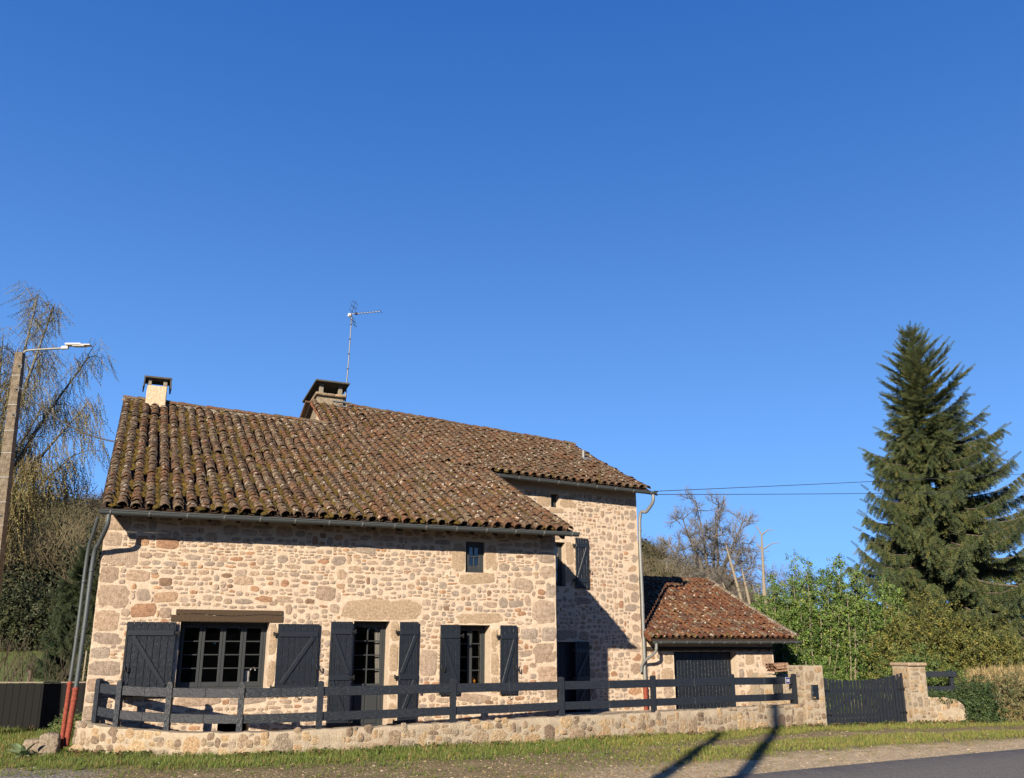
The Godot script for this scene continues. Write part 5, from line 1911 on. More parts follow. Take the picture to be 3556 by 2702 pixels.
func build_ground():
	var xs := [-500.0, -250.0, -120.0, -60.0, -40.0, -30.0, -24.0, -20.0, -18.0]
	var x := -16.0
	while x < 18.0:
		xs.append(x)
		x += 0.17
	xs.append_array([18.0, 20.0, 24.0, 30.0, 45.0, 60.0, 120.0, 250.0, 500.0])
	var zs := [60.0, 30.0, 10.0, 0.0, -6.0, -10.0, -12.0, -13.0]
	var z := -13.6
	while z > -31.0:
		zs.append(z)
		z -= 0.17
	zs.append_array([-32.0, -35.0, -40.0, -50.0, -70.0, -100.0, -200.0, -600.0])
	var st := SurfaceTool.new()
	st.begin(Mesh.PRIMITIVE_TRIANGLES)
	for zz in zs:
		for xx in xs:
			var g := grassy(xx, zz) if absf(xx) < 19.0 and zz > -32.0 and zz < -12.0 else 0.7
			var s := before_wall(xx, zz) if absf(xx) < 19.0 and zz > -32.0 and zz < -12.0 else 3.0
			var n := noise.get_noise_2d(xx * 1.3, zz * 1.3)
			var n2 := noise.get_noise_2d(xx * 4.0 + 30.0, zz * 4.0)
			var dirt := Color(0.33, 0.255, 0.15).lerp(Color(0.23, 0.17, 0.09), clampf(n * 1.3 + 0.4, 0, 1))
			var gravel := Color(0.70, 0.57, 0.39).lerp(Color(0.52, 0.41, 0.26), clampf(n2 + 0.4, 0, 1))
			var soil := dirt.lerp(gravel, smoothstep(3.4, 4.6, s + n * 0.5) * smoothstep(-1.0, 4.0, xx))
			if xx < -6.0 and zz > -17.8:
				soil = soil.lerp(Color(0.32, 0.30, 0.28), smoothstep(-17.0, -16.2, zz + n * 0.3) * smoothstep(-6.0, -7.5, xx))
			var turf := Color(0.10, 0.105, 0.035).lerp(Color(0.15, 0.14, 0.05), clampf(n2 * 1.2 + 0.4, 0, 1))
			var c := soil.lerp(turf, g * 0.9)
			st.set_color(Color(c.r * TONE * 1.35, c.g * TONE * 1.35, c.b * TONE * 1.35))
			st.add_vertex(Vector3(xx, ground_y(xx, zz), zz))
	var w := xs.size()
	for j in zs.size() - 1:
		for i in w - 1:
			var a := j * w + i
			for k in [a, a + w, a + w + 1, a, a + w + 1, a + 1]:
				st.add_index(k)
	st.generate_normals()
	var o := mi("ground", st.commit(), M.ground, self)
	tag(o, "grassy and gravelly verge in front of the terrace wall", "ground", "", "structure")
	# road
	var e0 := Vector2(3.98, -15.72)
	var e1 := Vector2(10.2, -19.72)
	var d := (e1 - e0).normalized()
	var nrm := Vector2(-d.y, d.x)
	if nrm.y < 0.0:
		nrm = -nrm
	var rs := SurfaceTool.new()
	rs.begin(Mesh.PRIMITIVE_TRIANGLES)
	rs.set_smooth_group(1)
	var m := 260
	for i in m:
		for j in 6:
			var f := func(ii: int, jj: int) -> Vector3:
				var t := -28.0 + 70.0 * ii / m
				var off: float = [0.0, 0.12, 1.5, 3.0, 4.4, 5.6, 5.7][jj]
				if jj == 0:
					off += noise.get_noise_2d(t * 1.3, 5.0) * 0.10 + noise.get_noise_2d(t * 5.0, 9.0) * 0.05
				var bend := 0.010 * t * t * (1.0 if t < 0.0 else 0.3)
				var p := e0 + d * t + nrm * (off + bend)
				return Vector3(p.x, GROUND + 0.045 + (-0.05 if jj == 0 or jj == 6 else 0.012 * jj * (6 - jj) / 3.0), p.y)
			face(rs, [f.call(i, j), f.call(i + 1, j), f.call(i + 1, j + 1), f.call(i, j + 1)], Vector3.UP)
	rs.generate_normals()
	var ro := mi("road", rs.commit(), M.asphalt, self)
	tag(ro, "grey asphalt road with a frayed edge", "road", "", "structure")

func hill_y(x: float, z: float) -> float:
	var pts := [[-160.0, 19.0], [-70.0, 15.5], [-54.0, 14.0], [0.0, 13.5], [17.0, 11.4], [25.0, 8.8], [33.0, 5.0], [44.0, 2.0], [62.0, 1.4], [120.0, 0.6], [400.0, 0.5]]
	var xx := x * 125.0 / maxf(60.0, -z)
	var h := 0.5
	for i in pts.size() - 1:
		if xx >= pts[i][0] and xx <= pts[i + 1][0]:
			h = lerpf(pts[i][1], pts[i + 1][1], smoothstep(0.0, 1.0, (xx - pts[i][0]) / (pts[i + 1][0] - pts[i][0])))
	if xx < -160.0:
		h = 19.0
	return GROUND - 0.6 + (h + noise.get_noise_2d(x * 0.03, z * 0.03) * 2.0) * smoothstep(-38.0, -125.0, z) * (1.0 - 0.6 * smoothstep(-150.0, -240.0, z))

func build_hills():
	var st := SurfaceTool.new()
	st.begin(Mesh.PRIMITIVE_TRIANGLES)
	var nx := 110
	var nz := 70
	for j in nz + 1:
		for i in nx + 1:
			var x := -170.0 + 300.0 * i / nx
			var z := -36.0 - 220.0 * j / nz
			var n := noise.get_noise_2d(x * 0.09, z * 0.09)
			var c := Color(0.11, 0.085, 0.05).lerp(Color(0.075, 0.075, 0.03), clampf(n + 0.5, 0, 1))
			if z > -66.0 + n * 6.0:
				c = Color(0.10, 0.15, 0.03).lerp(Color(0.13, 0.15, 0.045), clampf(n + 0.4, 0, 1))
			st.set_color(Color(c.r * TONE * 1.35, c.g * TONE * 1.35, c.b * TONE * 1.35))
			st.add_vertex(Vector3(x, hill_y(x, z), z))
	for j in nz:
		for i in nx:
			var a := j * (nx + 1) + i
			for k in [a, a + nx + 1, a + nx + 2, a, a + nx + 2, a + 1]:
				st.add_index(k)
	st.generate_normals()
	var o := mi("hill", st.commit(), M.hill, self)
	tag(o, "wooded hillside with a green field at its foot", "hill", "", "structure")

# ---------------------------------------------------------------- plants
# one branch and, recursively, all that grows on it; tips gathers the ends
func grow(st: SurfaceTool, p: Vector3, d: Vector3, l: float, r: float, lvl: int, maxl: int, kids: int, spread: float, lift: float, tips: Array, taper := 0.62):
	var pts := [p]
	var rad := [r]
	var n := 3 if lvl < 2 else 2
	var q := p
	var dd := d
	for i in n:
		dd = (dd + Vector3(rng.randf_range(-1, 1), rng.randf_range(-0.6, 1) , rng.randf_range(-1, 1)) * 0.18 + Vector3(0, lift, 0)).normalized()
		q = q + dd * (l / n)
		pts.append(q)
		rad.append(lerpf(r, r * taper, float(i + 1) / n))
	tube(st, pts, rad, 7 if lvl == 0 else (5 if lvl < 3 else 3), false, lvl < 3)
	if lvl == maxl:
		tips.append([q, dd])
		return
	var ph := rng.randf() * TAU
	for k in kids:
		var t := 1.0 if k < 2 else rng.randf_range(0.45, 0.95)
		var idx := t * n
		var i0 := mini(int(idx), n - 1)
		var at: Vector3 = pts[i0].lerp(pts[i0 + 1], idx - i0)
		var side := dd.cross(Vector3(0.3, 0.9, 0.2)).normalized().rotated(dd, ph + TAU * k / kids + rng.randf_range(-0.5, 0.5))
		var nd := (dd + side * spread * rng.randf_range(0.6, 1.2)).normalized()
		grow(st, at, nd, l * rng.randf_range(0.62, 0.86), maxf(r * taper * (0.9 if k == 0 else 0.7), 0.004), lvl + 1, maxl, kids, spread, lift, tips, taper)

func blade(st: SurfaceTool, p: Vector3, d: Vector3, side: Vector3, l: float, w: float, col := Color.WHITE, fold := 0.25):
	# a narrow leaf of four triangles, folded along its rib
	var up := side.cross(d).normalized() * w * fold
	var a := p
	var b := p + d * l * 0.45
	var t := p + d * l
	st.set_color(col)
	st.set_smooth_group(-1)
	for e in [side * w * 0.5 + up, -side * w * 0.5 + up]:
		tri_out(st, a, b + e, b, up)
		tri_out(st, b, b + e, t, up)

func sprig_mesh(n: int, leaf_l: float, leaf_w: float) -> ArrayMesh:
	var st := SurfaceTool.new()
	st.begin(Mesh.PRIMITIVE_TRIANGLES)
	for i in n:
		var t := (i + 0.5) / n
		var a := i * 2.4
		var d := Vector3(cos(a), rng.randf_range(-0.2, 0.8), sin(a)).normalized()
		var side := d.cross(Vector3(rng.randf_range(-1, 1), rng.randf_range(-1, 1), rng.randf_range(-1, 1)).normalized()).normalized()
		blade(st, Vector3(0, t, 0) + d * 0.08, d, side, leaf_l * rng.randf_range(0.7, 1.2), leaf_w * rng.randf_range(0.7, 1.2))
	st.generate_normals()
	return st.commit()

func rand_dir(up := 0.0) -> Vector3:
	return (Vector3(rng.randfn(), rng.randfn(), rng.randfn()).normalized() + Vector3(0, up, 0)).normalized()

func facing(y: Vector3, s: float, roll := -1.0) -> Basis:
	y = y.normalized()
	var x := y.cross(Vector3(0.12, 0.25, 0.96)).normalized().rotated(y, rng.randf() * TAU if roll < 0.0 else roll)
	return Basis(x, y, x.cross(y)).scaled_local(Vector3(s, s, s))

func shade_of(c: Array, spread := 0.25) -> Color:
	var f := rng.randf_range(1.0 - spread, 1.0 + spread)
	var h := rng.randf_range(-0.12, 0.12)
	return Color(c[0] * f * (1.0 + h), c[1] * f, c[2] * f * (1.0 - h))

# hazel-like clump: many upright stems, fresh leaves along them
func stem_bush(at: Vector3, h: float, rad: float, stems: int, leaves: int, cols: Array, leaf: float, label: String, called: String, cat: String, group := "", from := 0.25, lean := 0.0):
	var B := thing(called, at, 0.0, label, cat, group)
	var st := SurfaceTool.new()
	st.begin(Mesh.PRIMITIVE_TRIANGLES)
	var xfs := []
	var cs := []
	var sp: Mesh = M.sprig
	for i in stems:
		var a := rng.randf() * TAU
		var r := rad * sqrt(rng.randf())
		var foot := Vector3(cos(a), 0, sin(a)) * r * 0.38
		var hh := h * rng.randf_range(0.68, 1.0) * (1.0 - 0.28 * r / rad)
		var tip := Vector3(cos(a) * r + lean, hh, sin(a) * r)
		var mid := foot.lerp(tip, 0.5) + Vector3(cos(a), 0.3, sin(a)) * 0.12 * r
		var pts := curve([foot, mid, tip], 4)
		var rd := []
		for k in pts.size():
			rd.append(lerpf(0.035, 0.006, float(k) / (pts.size() - 1)))
		tube(st, pts, rd, 5, false)
		for k in leaves:
			var t := rng.randf_range(from, 1.0)
			var fi := t * (pts.size() - 1)
			var i0 := mini(int(fi), pts.size() - 2)
			var p: Vector3 = pts[i0].lerp(pts[i0 + 1], fi - i0)
			var off := Vector3(rng.randfn(), rng.randfn() * 0.5, rng.randfn()) * rad * 0.20 * (1.15 - t * 0.8)
			xfs.append(Transform3D(facing(rand_dir(0.5), leaf * rng.randf_range(0.5, 1.5)), p + off))
			cs.append(shade_of(cols[rng.randi() % cols.size()]))
		for k in 5:
			var t2 := rng.randf_range(0.4, 0.95)
			var fi2 := t2 * (pts.size() - 1)
			var i2 := mini(int(fi2), pts.size() - 2)
			var p2: Vector3 = pts[i2].lerp(pts[i2 + 1], fi2 - i2)
			var b2 := p2 + rand_dir(0.8) * rad * 0.3
			tube(st, [p2, b2], [0.01, 0.004], 3, false)
	st.generate_normals()
	mi("stems", st.commit(), M.bark_pale, B)
	many("foliage", sp, M.leaf, B, xfs, cs)

# rounded leafy mass
func mound(at: Vector3, size: Vector3, n: int, cols: Array, leaf: float, label: String, called: String, cat: String, group := "", twigs := 60):
	var B := thing(called, at, 0.0, label, cat, group)
	var xfs := []
	var cs := []
	var st := SurfaceTool.new()
	st.begin(Mesh.PRIMITIVE_TRIANGLES)
	for i in twigs:
		var d := rand_dir(0.7)
		d.y = absf(d.y)
		tube(st, [Vector3(d.x * 0.2 * size.x, 0, d.z * 0.2 * size.z), Vector3(d.x * size.x, d.y * size.y, d.z * size.z) * rng.randf_range(0.7, 1.0)], [0.025, 0.006], 4, false)
	st.generate_normals()
	mi("stems", st.commit(), M.bark, B)
	for i in n:
		var d2 := rand_dir(0.3)
		d2.y = absf(d2.y)
		var lob := 1.0 + noise.get_noise_3d(d2.x * 3.0 + at.x, d2.y * 3.0, d2.z * 3.0) * 0.7
		var rr := lob * pow(rng.randf(), 0.3)
		xfs.append(Transform3D(facing(rand_dir(0.4) + d2 * 0.6, leaf * rng.randf_range(0.7, 1.4)), Vector3(d2.x * size.x, d2.y * size.y, d2.z * size.z) * rr))
		cs.append(shade_of(cols[rng.randi() % cols.size()]))
	many("foliage", M.sprig, M.leaf, B, xfs, cs)

func needle_twig() -> ArrayMesh:
	# a hanging shoot: needles round a thin stem, length 1 along +y
	var st := SurfaceTool.new()
	st.begin(Mesh.PRIMITIVE_TRIANGLES)
	for i in 34:
		var t := i / 34.0
		var a := i * 2.399
		var d := (Vector3(cos(a), 0.9, sin(a))).normalized()
		var side := d.cross(Vector3(cos(a + 1.4), 0, sin(a + 1.4))).normalized()
		blade(st, Vector3(0, t, 0), d, side, 0.24 * (1.1 - 0.5 * t), 0.06, Color.WHITE, 0.1)
	st.generate_normals()
	return st.commit()

func spruce(at: Vector3, h: float, reach: float, label: String, cols: Array, whorls: int, per: int, right := 1.0, left := 1.0, twig_len := 0.5, step := 0.12, called := "spruce_tree"):
	var B := thing(called, at, 0.0, label, "tree")
	var st := SurfaceTool.new()
	st.begin(Mesh.PRIMITIVE_TRIANGLES)
	tube(st, [Vector3.ZERO, Vector3(0.1, h * 0.5, 0), Vector3(0.05, h, 0)], [h * 0.017, h * 0.009, 0.015], 9, false)
	st.generate_normals()
	mi("trunk", st.commit(), M.bark, B)
	var bt := SurfaceTool.new()
	bt.begin(Mesh.PRIMITIVE_TRIANGLES)
	var xfs := []
	var cs := []
	for w in whorls:
		var t := (w + 0.5) / whorls
		var y := h * (1.0 - 0.97 * pow(t, 0.92))
		for k in per:
			var a := TAU * (k + rng.randf_range(-0.35, 0.35)) / per + w * 0.9
			var out := Vector3(cos(a), 0, sin(a))
			var side_k := right if out.x > 0.25 else (left if out.x < -0.25 else 1.0)
			var l := (0.22 + reach * pow(t, 0.82)) * rng.randf_range(0.58, 1.12) * side_k
			if rng.randf() < 0.12:
				l *= 0.55
			var rise := lerpf(0.85, -0.12, smoothstep(0.0, 0.45, t)) + rng.randf_range(-0.1, 0.1)
			var curl := lerpf(0.1, 0.42, smoothstep(0.1, 0.6, t))
			var pts := []
			var rd := []
			for i in 7:
				var s := i / 6.0
				pts.append(Vector3(0.05, y + rng.randf_range(-0.03, 0.03), 0) + out * l * s + Vector3(0, (rise * s - 0.30 * s * smoothstep(0.2, 0.8, t) + curl * pow(s, 3.0)) * l, 0))
				rd.append(lerpf(0.016 + 0.01 * l, 0.006, s))
			tube(bt, pts, rd, 4, false)
			var n := int(l / step) + 3
			for i in n:
				var s2 := (i + rng.randf()) / n
				if s2 < 0.12 and t > 0.2:
					continue
				var fi := s2 * 6.0
				var i0 := mini(int(fi), 5)
				var p: Vector3 = pts[i0].lerp(pts[i0 + 1], fi - i0)
				var along: Vector3 = (pts[i0 + 1] - pts[i0]).normalized()
				for sd in [-1.0, 1.0, 0.35, -0.35]:
					var sidev: Vector3 = along.cross(Vector3.UP).normalized() * sd
					var hang := smoothstep(0.05, 0.5, t)
					var dir: Vector3 = (along * 0.55 + sidev * rng.randf_range(0.3, 1.0) + Vector3(0, lerpf(0.25, -1.25, hang) * rng.randf_range(0.5, 1.2), 0)).normalized()
					var sc := twig_len * rng.randf_range(0.55, 1.25) * lerpf(0.55, 1.0, smoothstep(0.0, 0.35, t)) * (1.0 - 0.35 * s2)
					xfs.append(Transform3D(facing(dir, sc), p))
					cs.append(shade_of(cols[rng.randi() % cols.size()], 0.3))
			xfs.append(Transform3D(facing((pts[6] - pts[5]), twig_len * 0.7), pts[6]))
			cs.append(shade_of(cols[0]))
	xfs.append(Transform3D(facing(Vector3.UP, 0.6), Vector3(0.05, h - 0.2, 0)))
	cs.append(shade_of(cols[0]))
	bt.generate_normals()
	mi("branches", bt.commit(), M.bark, B)
	many("foliage", M.needles, M.needle, B, xfs, cs)

func bare_tree(at: Vector3, h: float, first: Array, maxl: int, kids: int, spread: float, lift: float, m: Material, label: String, called := "bare_tree", twigs := 3, r := 0.3, twig_l := 0.5, tw_col := Color(0.165, 0.14, 0.12)):
	var B := thing(called, at, 0.0, label, "tree")
	var st := SurfaceTool.new()
	st.begin(Mesh.PRIMITIVE_TRIANGLES)
	var tips := []
	for f in first:
		grow(st, f[0], f[1].normalized(), f[2], f[3], 1, maxl, kids, spread, lift, tips)
	st.generate_normals()
	mi("limbs", st.commit(), m, B)
	var tk := SurfaceTool.new()
	tk.begin(Mesh.PRIMITIVE_TRIANGLES)
	tube(tk, curve([Vector3.ZERO, first[0][0] * 0.5 + Vector3(0.06, 0, 0), first[0][0]], 3), [r * 1.25, r * 1.15, r * 1.08, r, r * 0.95, r * 0.9, r * 0.8], 9, false)
	tk.generate_normals()
	mi("trunk", tk.commit(), m, B)
	if twigs > 0:
		var xfs := []
		var cs := []
		for t in tips:
			for k in twigs:
				xfs.append(Transform3D(facing(t[1] + rand_dir(0.3) * 0.8, twig_l * rng.randf_range(0.6, 1.3)), t[0]))
				cs.append(Color(tw_col.r, tw_col.g, tw_col.b) * rng.randf_range(0.7, 1.3))
		many("twigs", M.twig_mesh, M.twig, B, xfs, cs)

# a leafless tree whose limbs, branches and twigs fill a rounded crown
func round_tree(at: Vector3, ctr: Vector3, rad: Vector3, label: String):
	var B := thing("bare_tree", at, 0.0, label, "tree")
	var fork := Vector3(0, ctr.y - rad.y * 0.95, 0)
	var tk := SurfaceTool.new()
	tk.begin(Mesh.PRIMITIVE_TRIANGLES)
	tube(tk, [Vector3.ZERO, fork * 0.5 + Vector3(0.05, 0, 0), fork], [0.5, 0.42, 0.36], 9, false)
	tk.generate_normals()
	mi("trunk", tk.commit(), M.bark_oak, B)
	var st := SurfaceTool.new()
	st.begin(Mesh.PRIMITIVE_TRIANGLES)
	var xfs := []
	var cs := []
	for i in 13:
		var an := i * 2.4
		var el := asin(clampf(-0.25 + 1.25 * (i + 0.5) / 13.0, -1.0, 1.0))
		var d := Vector3(cos(an) * cos(el), sin(el), sin(an) * cos(el))
		var tip := ctr + Vector3(d.x * rad.x, d.y * rad.y, d.z * rad.z) * 0.86
		var kink := fork.lerp(tip, 0.4) + Vector3(rng.randf_range(-0.3, 0.3), 0.25, rng.randf_range(-0.3, 0.3))
		var limb := curve([fork - Vector3(0, rng.randf_range(0.0, 0.8), 0), kink, fork.lerp(tip, 0.72) + rand_dir() * 0.25, tip], 3)
		var lr := []
		for k in limb.size():
			lr.append(lerpf(0.15, 0.02, float(k) / (limb.size() - 1)))
		tube(st, limb, lr, 6, false)
		for j in 14:
			var u := 0.3 + 0.7 * (j + rng.randf()) / 14.0
			var fi := u * (limb.size() - 1)
			var i0 := mini(int(fi), limb.size() - 2)
			var p: Vector3 = limb[i0].lerp(limb[i0 + 1], fi - i0)
			var outw: Vector3 = ((p - ctr) / rad.y + rand_dir(0.25) * 1.1).normalized()
			var e := p + outw * rng.randf_range(0.9, 1.7)
			var rel := (e - ctr) / rad
			if rel.length() > 1.0:
				e = ctr + rel.normalized() * rad * rng.randf_range(0.9, 1.0)
			var m := p.lerp(e, 0.5) + rand_dir() * 0.14
			tube(st, [p, m, e], [0.038, 0.025, 0.012], 4, false)
			for k in 9:
				var v := rng.randf_range(0.25, 1.0)
				var q := p.lerp(m, v * 2.0) if v < 0.5 else m.lerp(e, v * 2.0 - 1.0)
				var td := (outw + rand_dir(0.3) * 0.95).normalized()
				xfs.append(Transform3D(facing(td, rng.randf_range(0.6, 1.15)), q))
				cs.append(Color(0.20, 0.188, 0.172) * rng.randf_range(0.75, 1.25))
	st.generate_normals()
	mi("limbs", st.commit(), M.bark_oak, B)
	many("twigs", M.twig_mesh, M.twig, B, xfs, cs)

func twig_bundle(n: int, w: float) -> ArrayMesh:
	var st := SurfaceTool.new()
	st.begin(Mesh.PRIMITIVE_TRIANGLES)
	for i in n:
		var a := rng.randf() * TAU
		var p := Vector3(0, rng.randf_range(0.0, 0.5), 0)
		var q := p + Vector3(cos(a) * rng.randf_range(0.1, 0.4), rng.randf_range(0.3, 0.6), sin(a) * rng.randf_range(0.1, 0.4))
		tube(st, [p, q], [w, w * 0.4], 3, false, false)
	tube(st, [Vector3.ZERO, Vector3(0, 0.6, 0)], [w * 1.3, w], 3, false, false)
	st.generate_normals()
	return st.commit()

func plant_meshes():
	M.sprig = sprig_mesh(6, 0.62, 0.42)
	M.needles = needle_twig()
	M.twig_mesh = twig_bundle(6, 0.0095)

func build_trees_right():
	plant_meshes()
	var fresh := [[.125, .205, .04], [.09, .165, .032], [.165, .235, .05], [.065, .12, .025]]
	var olive := [[.15, .155, .032], [.11, .12, .027], [.18, .17, .04], [.075, .09, .02]]
	rng.seed = 4242
	spruce(Vector3(20.3, GROUND, -45.0), 17.6, 6.6, "tall dark green spruce with hanging branchlets behind the gate", [[.066, .094, .034], [.088, .112, .038], [.118, .130, .042], [.050, .074, .032]], 42, 8, 1.22, 0.80, 0.72, 0.105)
	rng.seed = 77
	# row of leafy clumps behind the gate
	var spots := [[8.9, -33.0, 4.5, 1.15], [10.3, -33.4, 5.5, 1.25], [11.6, -33.8, 5.6, 1.2], [12.9, -34.2, 5.2, 1.2]]
	var names := ["leafy green hazel clump nearest the garage roof", "tall fresh green hazel clump behind the letter box pillar", "tall fresh green hazel clump behind the middle of the picket gate", "fresh green hazel clump rising against the spruce"]
	for i in 4:
		var s: Array = spots[i]
		stem_bush(Vector3(s[0], GROUND, s[1]), s[2] + 0.3, s[3], 30, 150, fresh, 0.115, names[i], "hazel_bush", "bush", "hazel clumps behind the gate", 0.16)
	mound(Vector3(9.6, GROUND, -31.6), Vector3(1.6, 1.5, 0.9), 2200, fresh, 0.10, "low green undergrowth behind the picket gate's left half", "undergrowth_bush", "bush", "", 40)
	mound(Vector3(13.6, GROUND, -31.3), Vector3(2.0, 3.1, 1.3), 7500, olive, 0.115, "yellow-green shrub overhanging the capped gate pillar", "olive_shrub", "shrub")
	mound(Vector3(15.6, GROUND, -31.8), Vector3(1.8, 2.5, 1.3), 5000, olive, 0.115, "yellow-green shrub below the spruce beside the ivy", "olive_shrub", "shrub")
	mound(Vector3(12.0, GROUND, -28.4), Vector3(1.3, 1.75, 0.8), 3800, [[.10, .15, .035], [.07, .12, .03], [.13, .17, .04]], 0.10, "green shrub behind the two dark rails", "green_shrub", "shrub")
	mound(Vector3(12.85, GROUND, -27.0), Vector3(0.6, 1.05, 0.45), 2600, [[.045, .08, .026], [.07, .11, .034], [.03, .055, .02]], 0.085, "dark glossy ivy mound at the end of the low wall", "ivy_mound", "ivy")
	mound(Vector3(11.75, 0.28, -26.95), Vector3(0.55, 0.28, 0.25), 500, [[.04, .075, .024], [.06, .095, .03]], 0.075, "ivy spilling over the short low wall below the rails", "ivy_mound", "ivy", "", 6)
	mound(Vector3(13.9, GROUND, -27.3), Vector3(0.95, 1.25, 0.7), 2600, [[.16, .15, .07], [.10, .12, .04], [.24, .20, .10]], 0.075, "pale tangled bramble beside the dark ivy", "bramble", "shrub")
	# dry grass bank at the far right
	var xfs := []
	var cs := []
	for i in 5200:
		var x := rng.randf_range(13.6, 17.5)
		var z := -27.9 - (x - 14.0) * 0.25 + rng.randf_range(-1.4, 0.9)
		var y := ground_y(x, z)
		xfs.append(Transform3D(facing(Vector3(rng.randf_range(-0.7, 0.3), 1.0, rng.randf_range(-0.2, 0.6)), rng.randf_range(0.28, 0.62)), Vector3(x, y - 0.03, z)))
		var g := rng.randf_range(0.7, 1.25)
		cs.append(Color(0.46 * g, 0.35 * g, 0.18 * g) if rng.randf() < 0.8 else Color(0.16 * g, 0.17 * g, 0.05 * g))
	M.tuft = tuft_mesh(7, 0.05)
	var dg := many("dry_grass", M.tuft, M.leaf, self, xfs, cs)
	tag(dg, "tall straw-coloured dry grass on the bank beyond the ivy", "dry grass")
	# leafless trees behind the garage
	var up := Vector3.UP
	rng.seed = 515
	round_tree(Vector3(13.7, GROUND, -65.0), Vector3(0.1, 8.6, 0.0), Vector3(3.5, 4.3, 3.2), "broad leafless oak with a round crown behind the garage")
	bare_tree(Vector3(15.4, GROUND, -58.0), 7.0, [[Vector3(0, 2.4, 0), Vector3(-0.3, 1, 0), 1.7, 0.16], [Vector3(0, 2.4, 0), Vector3(0.7, 0.9, 0), 1.6, 0.14], [Vector3(0, 2.2, 0), Vector3(-0.9, 0.5, 0.3), 1.6, 0.13]], 5, 3, 0.8, 0.03, M.bark_oak, "smaller leafless tree right of the broad oak", "bare_tree", 4, 0.24, 0.6)
	# bleached dead trunk with stubby limbs
	var Dd := thing("dead_tree", Vector3(10.05, GROUND, -38.0), 0.0, "bleached dead trunk with a few crooked branch stubs behind the garage", "tree")
	var ds := SurfaceTool.new()
	ds.begin(Mesh.PRIMITIVE_TRIANGLES)
	tube(ds, curve([Vector3(0, 0, 0), Vector3(0.05, 2.5, 0), Vector3(0.08, 4.4, 0), Vector3(0.14, 6.5, 0)], 4), [0.17, 0.165, 0.16, 0.15, 0.145, 0.14, 0.12, 0.10, 0.07, 0.055, 0.05, 0.04, 0.03], 8, false)
	ds.generate_normals()
	mi("trunk", ds.commit(), M.bark_pale, Dd)
	for b in [[Vector3(0.14, 6.45, 0), Vector3(0.40, 6.65, 0.1), Vector3(0.62, 6.60, 0.1)], [Vector3(0.14, 6.45, 0), Vector3(-0.02, 6.75, 0.0), Vector3(-0.10, 6.85, 0.0)], [Vector3(0.12, 5.85, 0), Vector3(0.5, 6.08, 0.1), Vector3(0.85, 6.14, 0.1)], [Vector3(0.12, 5.85, 0), Vector3(-0.06, 6.05, 0.0), Vector3(-0.12, 6.15, 0.0)], [Vector3(0.06, 3.2, 0), Vector3(-0.3, 3.9, 0.1), Vector3(-0.42, 4.5, 0.1)]]:
		var s2 := SurfaceTool.new()
		s2.begin(Mesh.PRIMITIVE_TRIANGLES)
		tube(s2, b, [0.03, 0.022, 0.01], 5, false)
		s2.generate_normals()
		mi("branch", s2.commit(), M.bark_pale, Dd)
	var D2 := thing("dead_tree", Vector3(9.3, GROUND, -36.0), 0.0, "pale leaning dead stems beside the bleached trunk", "tree")
	for b in [[Vector3(0, 0, 0), Vector3(-0.45, 3.0, 0), Vector3(-1.05, 5.8, 0)], [Vector3(0.1, 0, 0), Vector3(-0.2, 2.6, 0.2), Vector3(-0.55, 4.9, 0.2)], [Vector3(0.2, 0, 0), Vector3(-0.6, 2.4, 0.1), Vector3(-1.3, 4.4, 0.1)]]:
		var s3 := SurfaceTool.new()
		s3.begin(Mesh.PRIMITIVE_TRIANGLES)
		tube(s3, curve(b, 3), [0.09, 0.085, 0.08, 0.07, 0.06, 0.05, 0.02], 6, false)
		s3.generate_normals()
		mi("stem", s3.commit(), M.bark_pale, D2)

func tuft_mesh(n: int, w: float) -> ArrayMesh:
	var st := SurfaceTool.new()
	st.begin(Mesh.PRIMITIVE_TRIANGLES)
	for i in n:
		var a := TAU * i / n + rng.randf_range(-0.4, 0.4)
		var d := Vector3(cos(a) * rng.randf_range(0.1, 0.7), 1.0, sin(a) * rng.randf_range(0.1, 0.7)).normalized()
		var side := Vector3(-sin(a), 0, cos(a))
		var l := rng.randf_range(0.6, 1.05)
		var b := Vector3(cos(a), 0, sin(a)) * 0.12
		tri_out(st, b - side * w, b + side * w, b + d * l, Vector3(0, 0.2, 1))
	st.generate_normals()
	return st.commit()

func strand_mesh() -> ArrayMesh:
	# a drooping birch shoot with young leaves, hanging along +y
	var st := SurfaceTool.new()
	st.begin(Mesh.PRIMITIVE_TRIANGLES)
	st.set_color(Color(0.65, 0.5, 0.5))
	tube(st, [Vector3.ZERO, Vector3(0.05, 0.35, 0), Vector3(0.03, 0.7, 0.03), Vector3(0.05, 1.0, 0)], [0.008, 0.006, 0.005, 0.003], 3, false, false)
	for i in 10:
		var t := 0.12 + 0.085 * i
		var a := i * 2.4
		var d := Vector3(cos(a), 0.9, sin(a)).normalized()
		blade(st, Vector3(0.04, t, 0.01), d, d.cross(Vector3(0.2, 0.3, 0.9)).normalized(), 0.062, 0.034, Color(1, 1, 1))
	st.generate_normals()
	return st.commit()

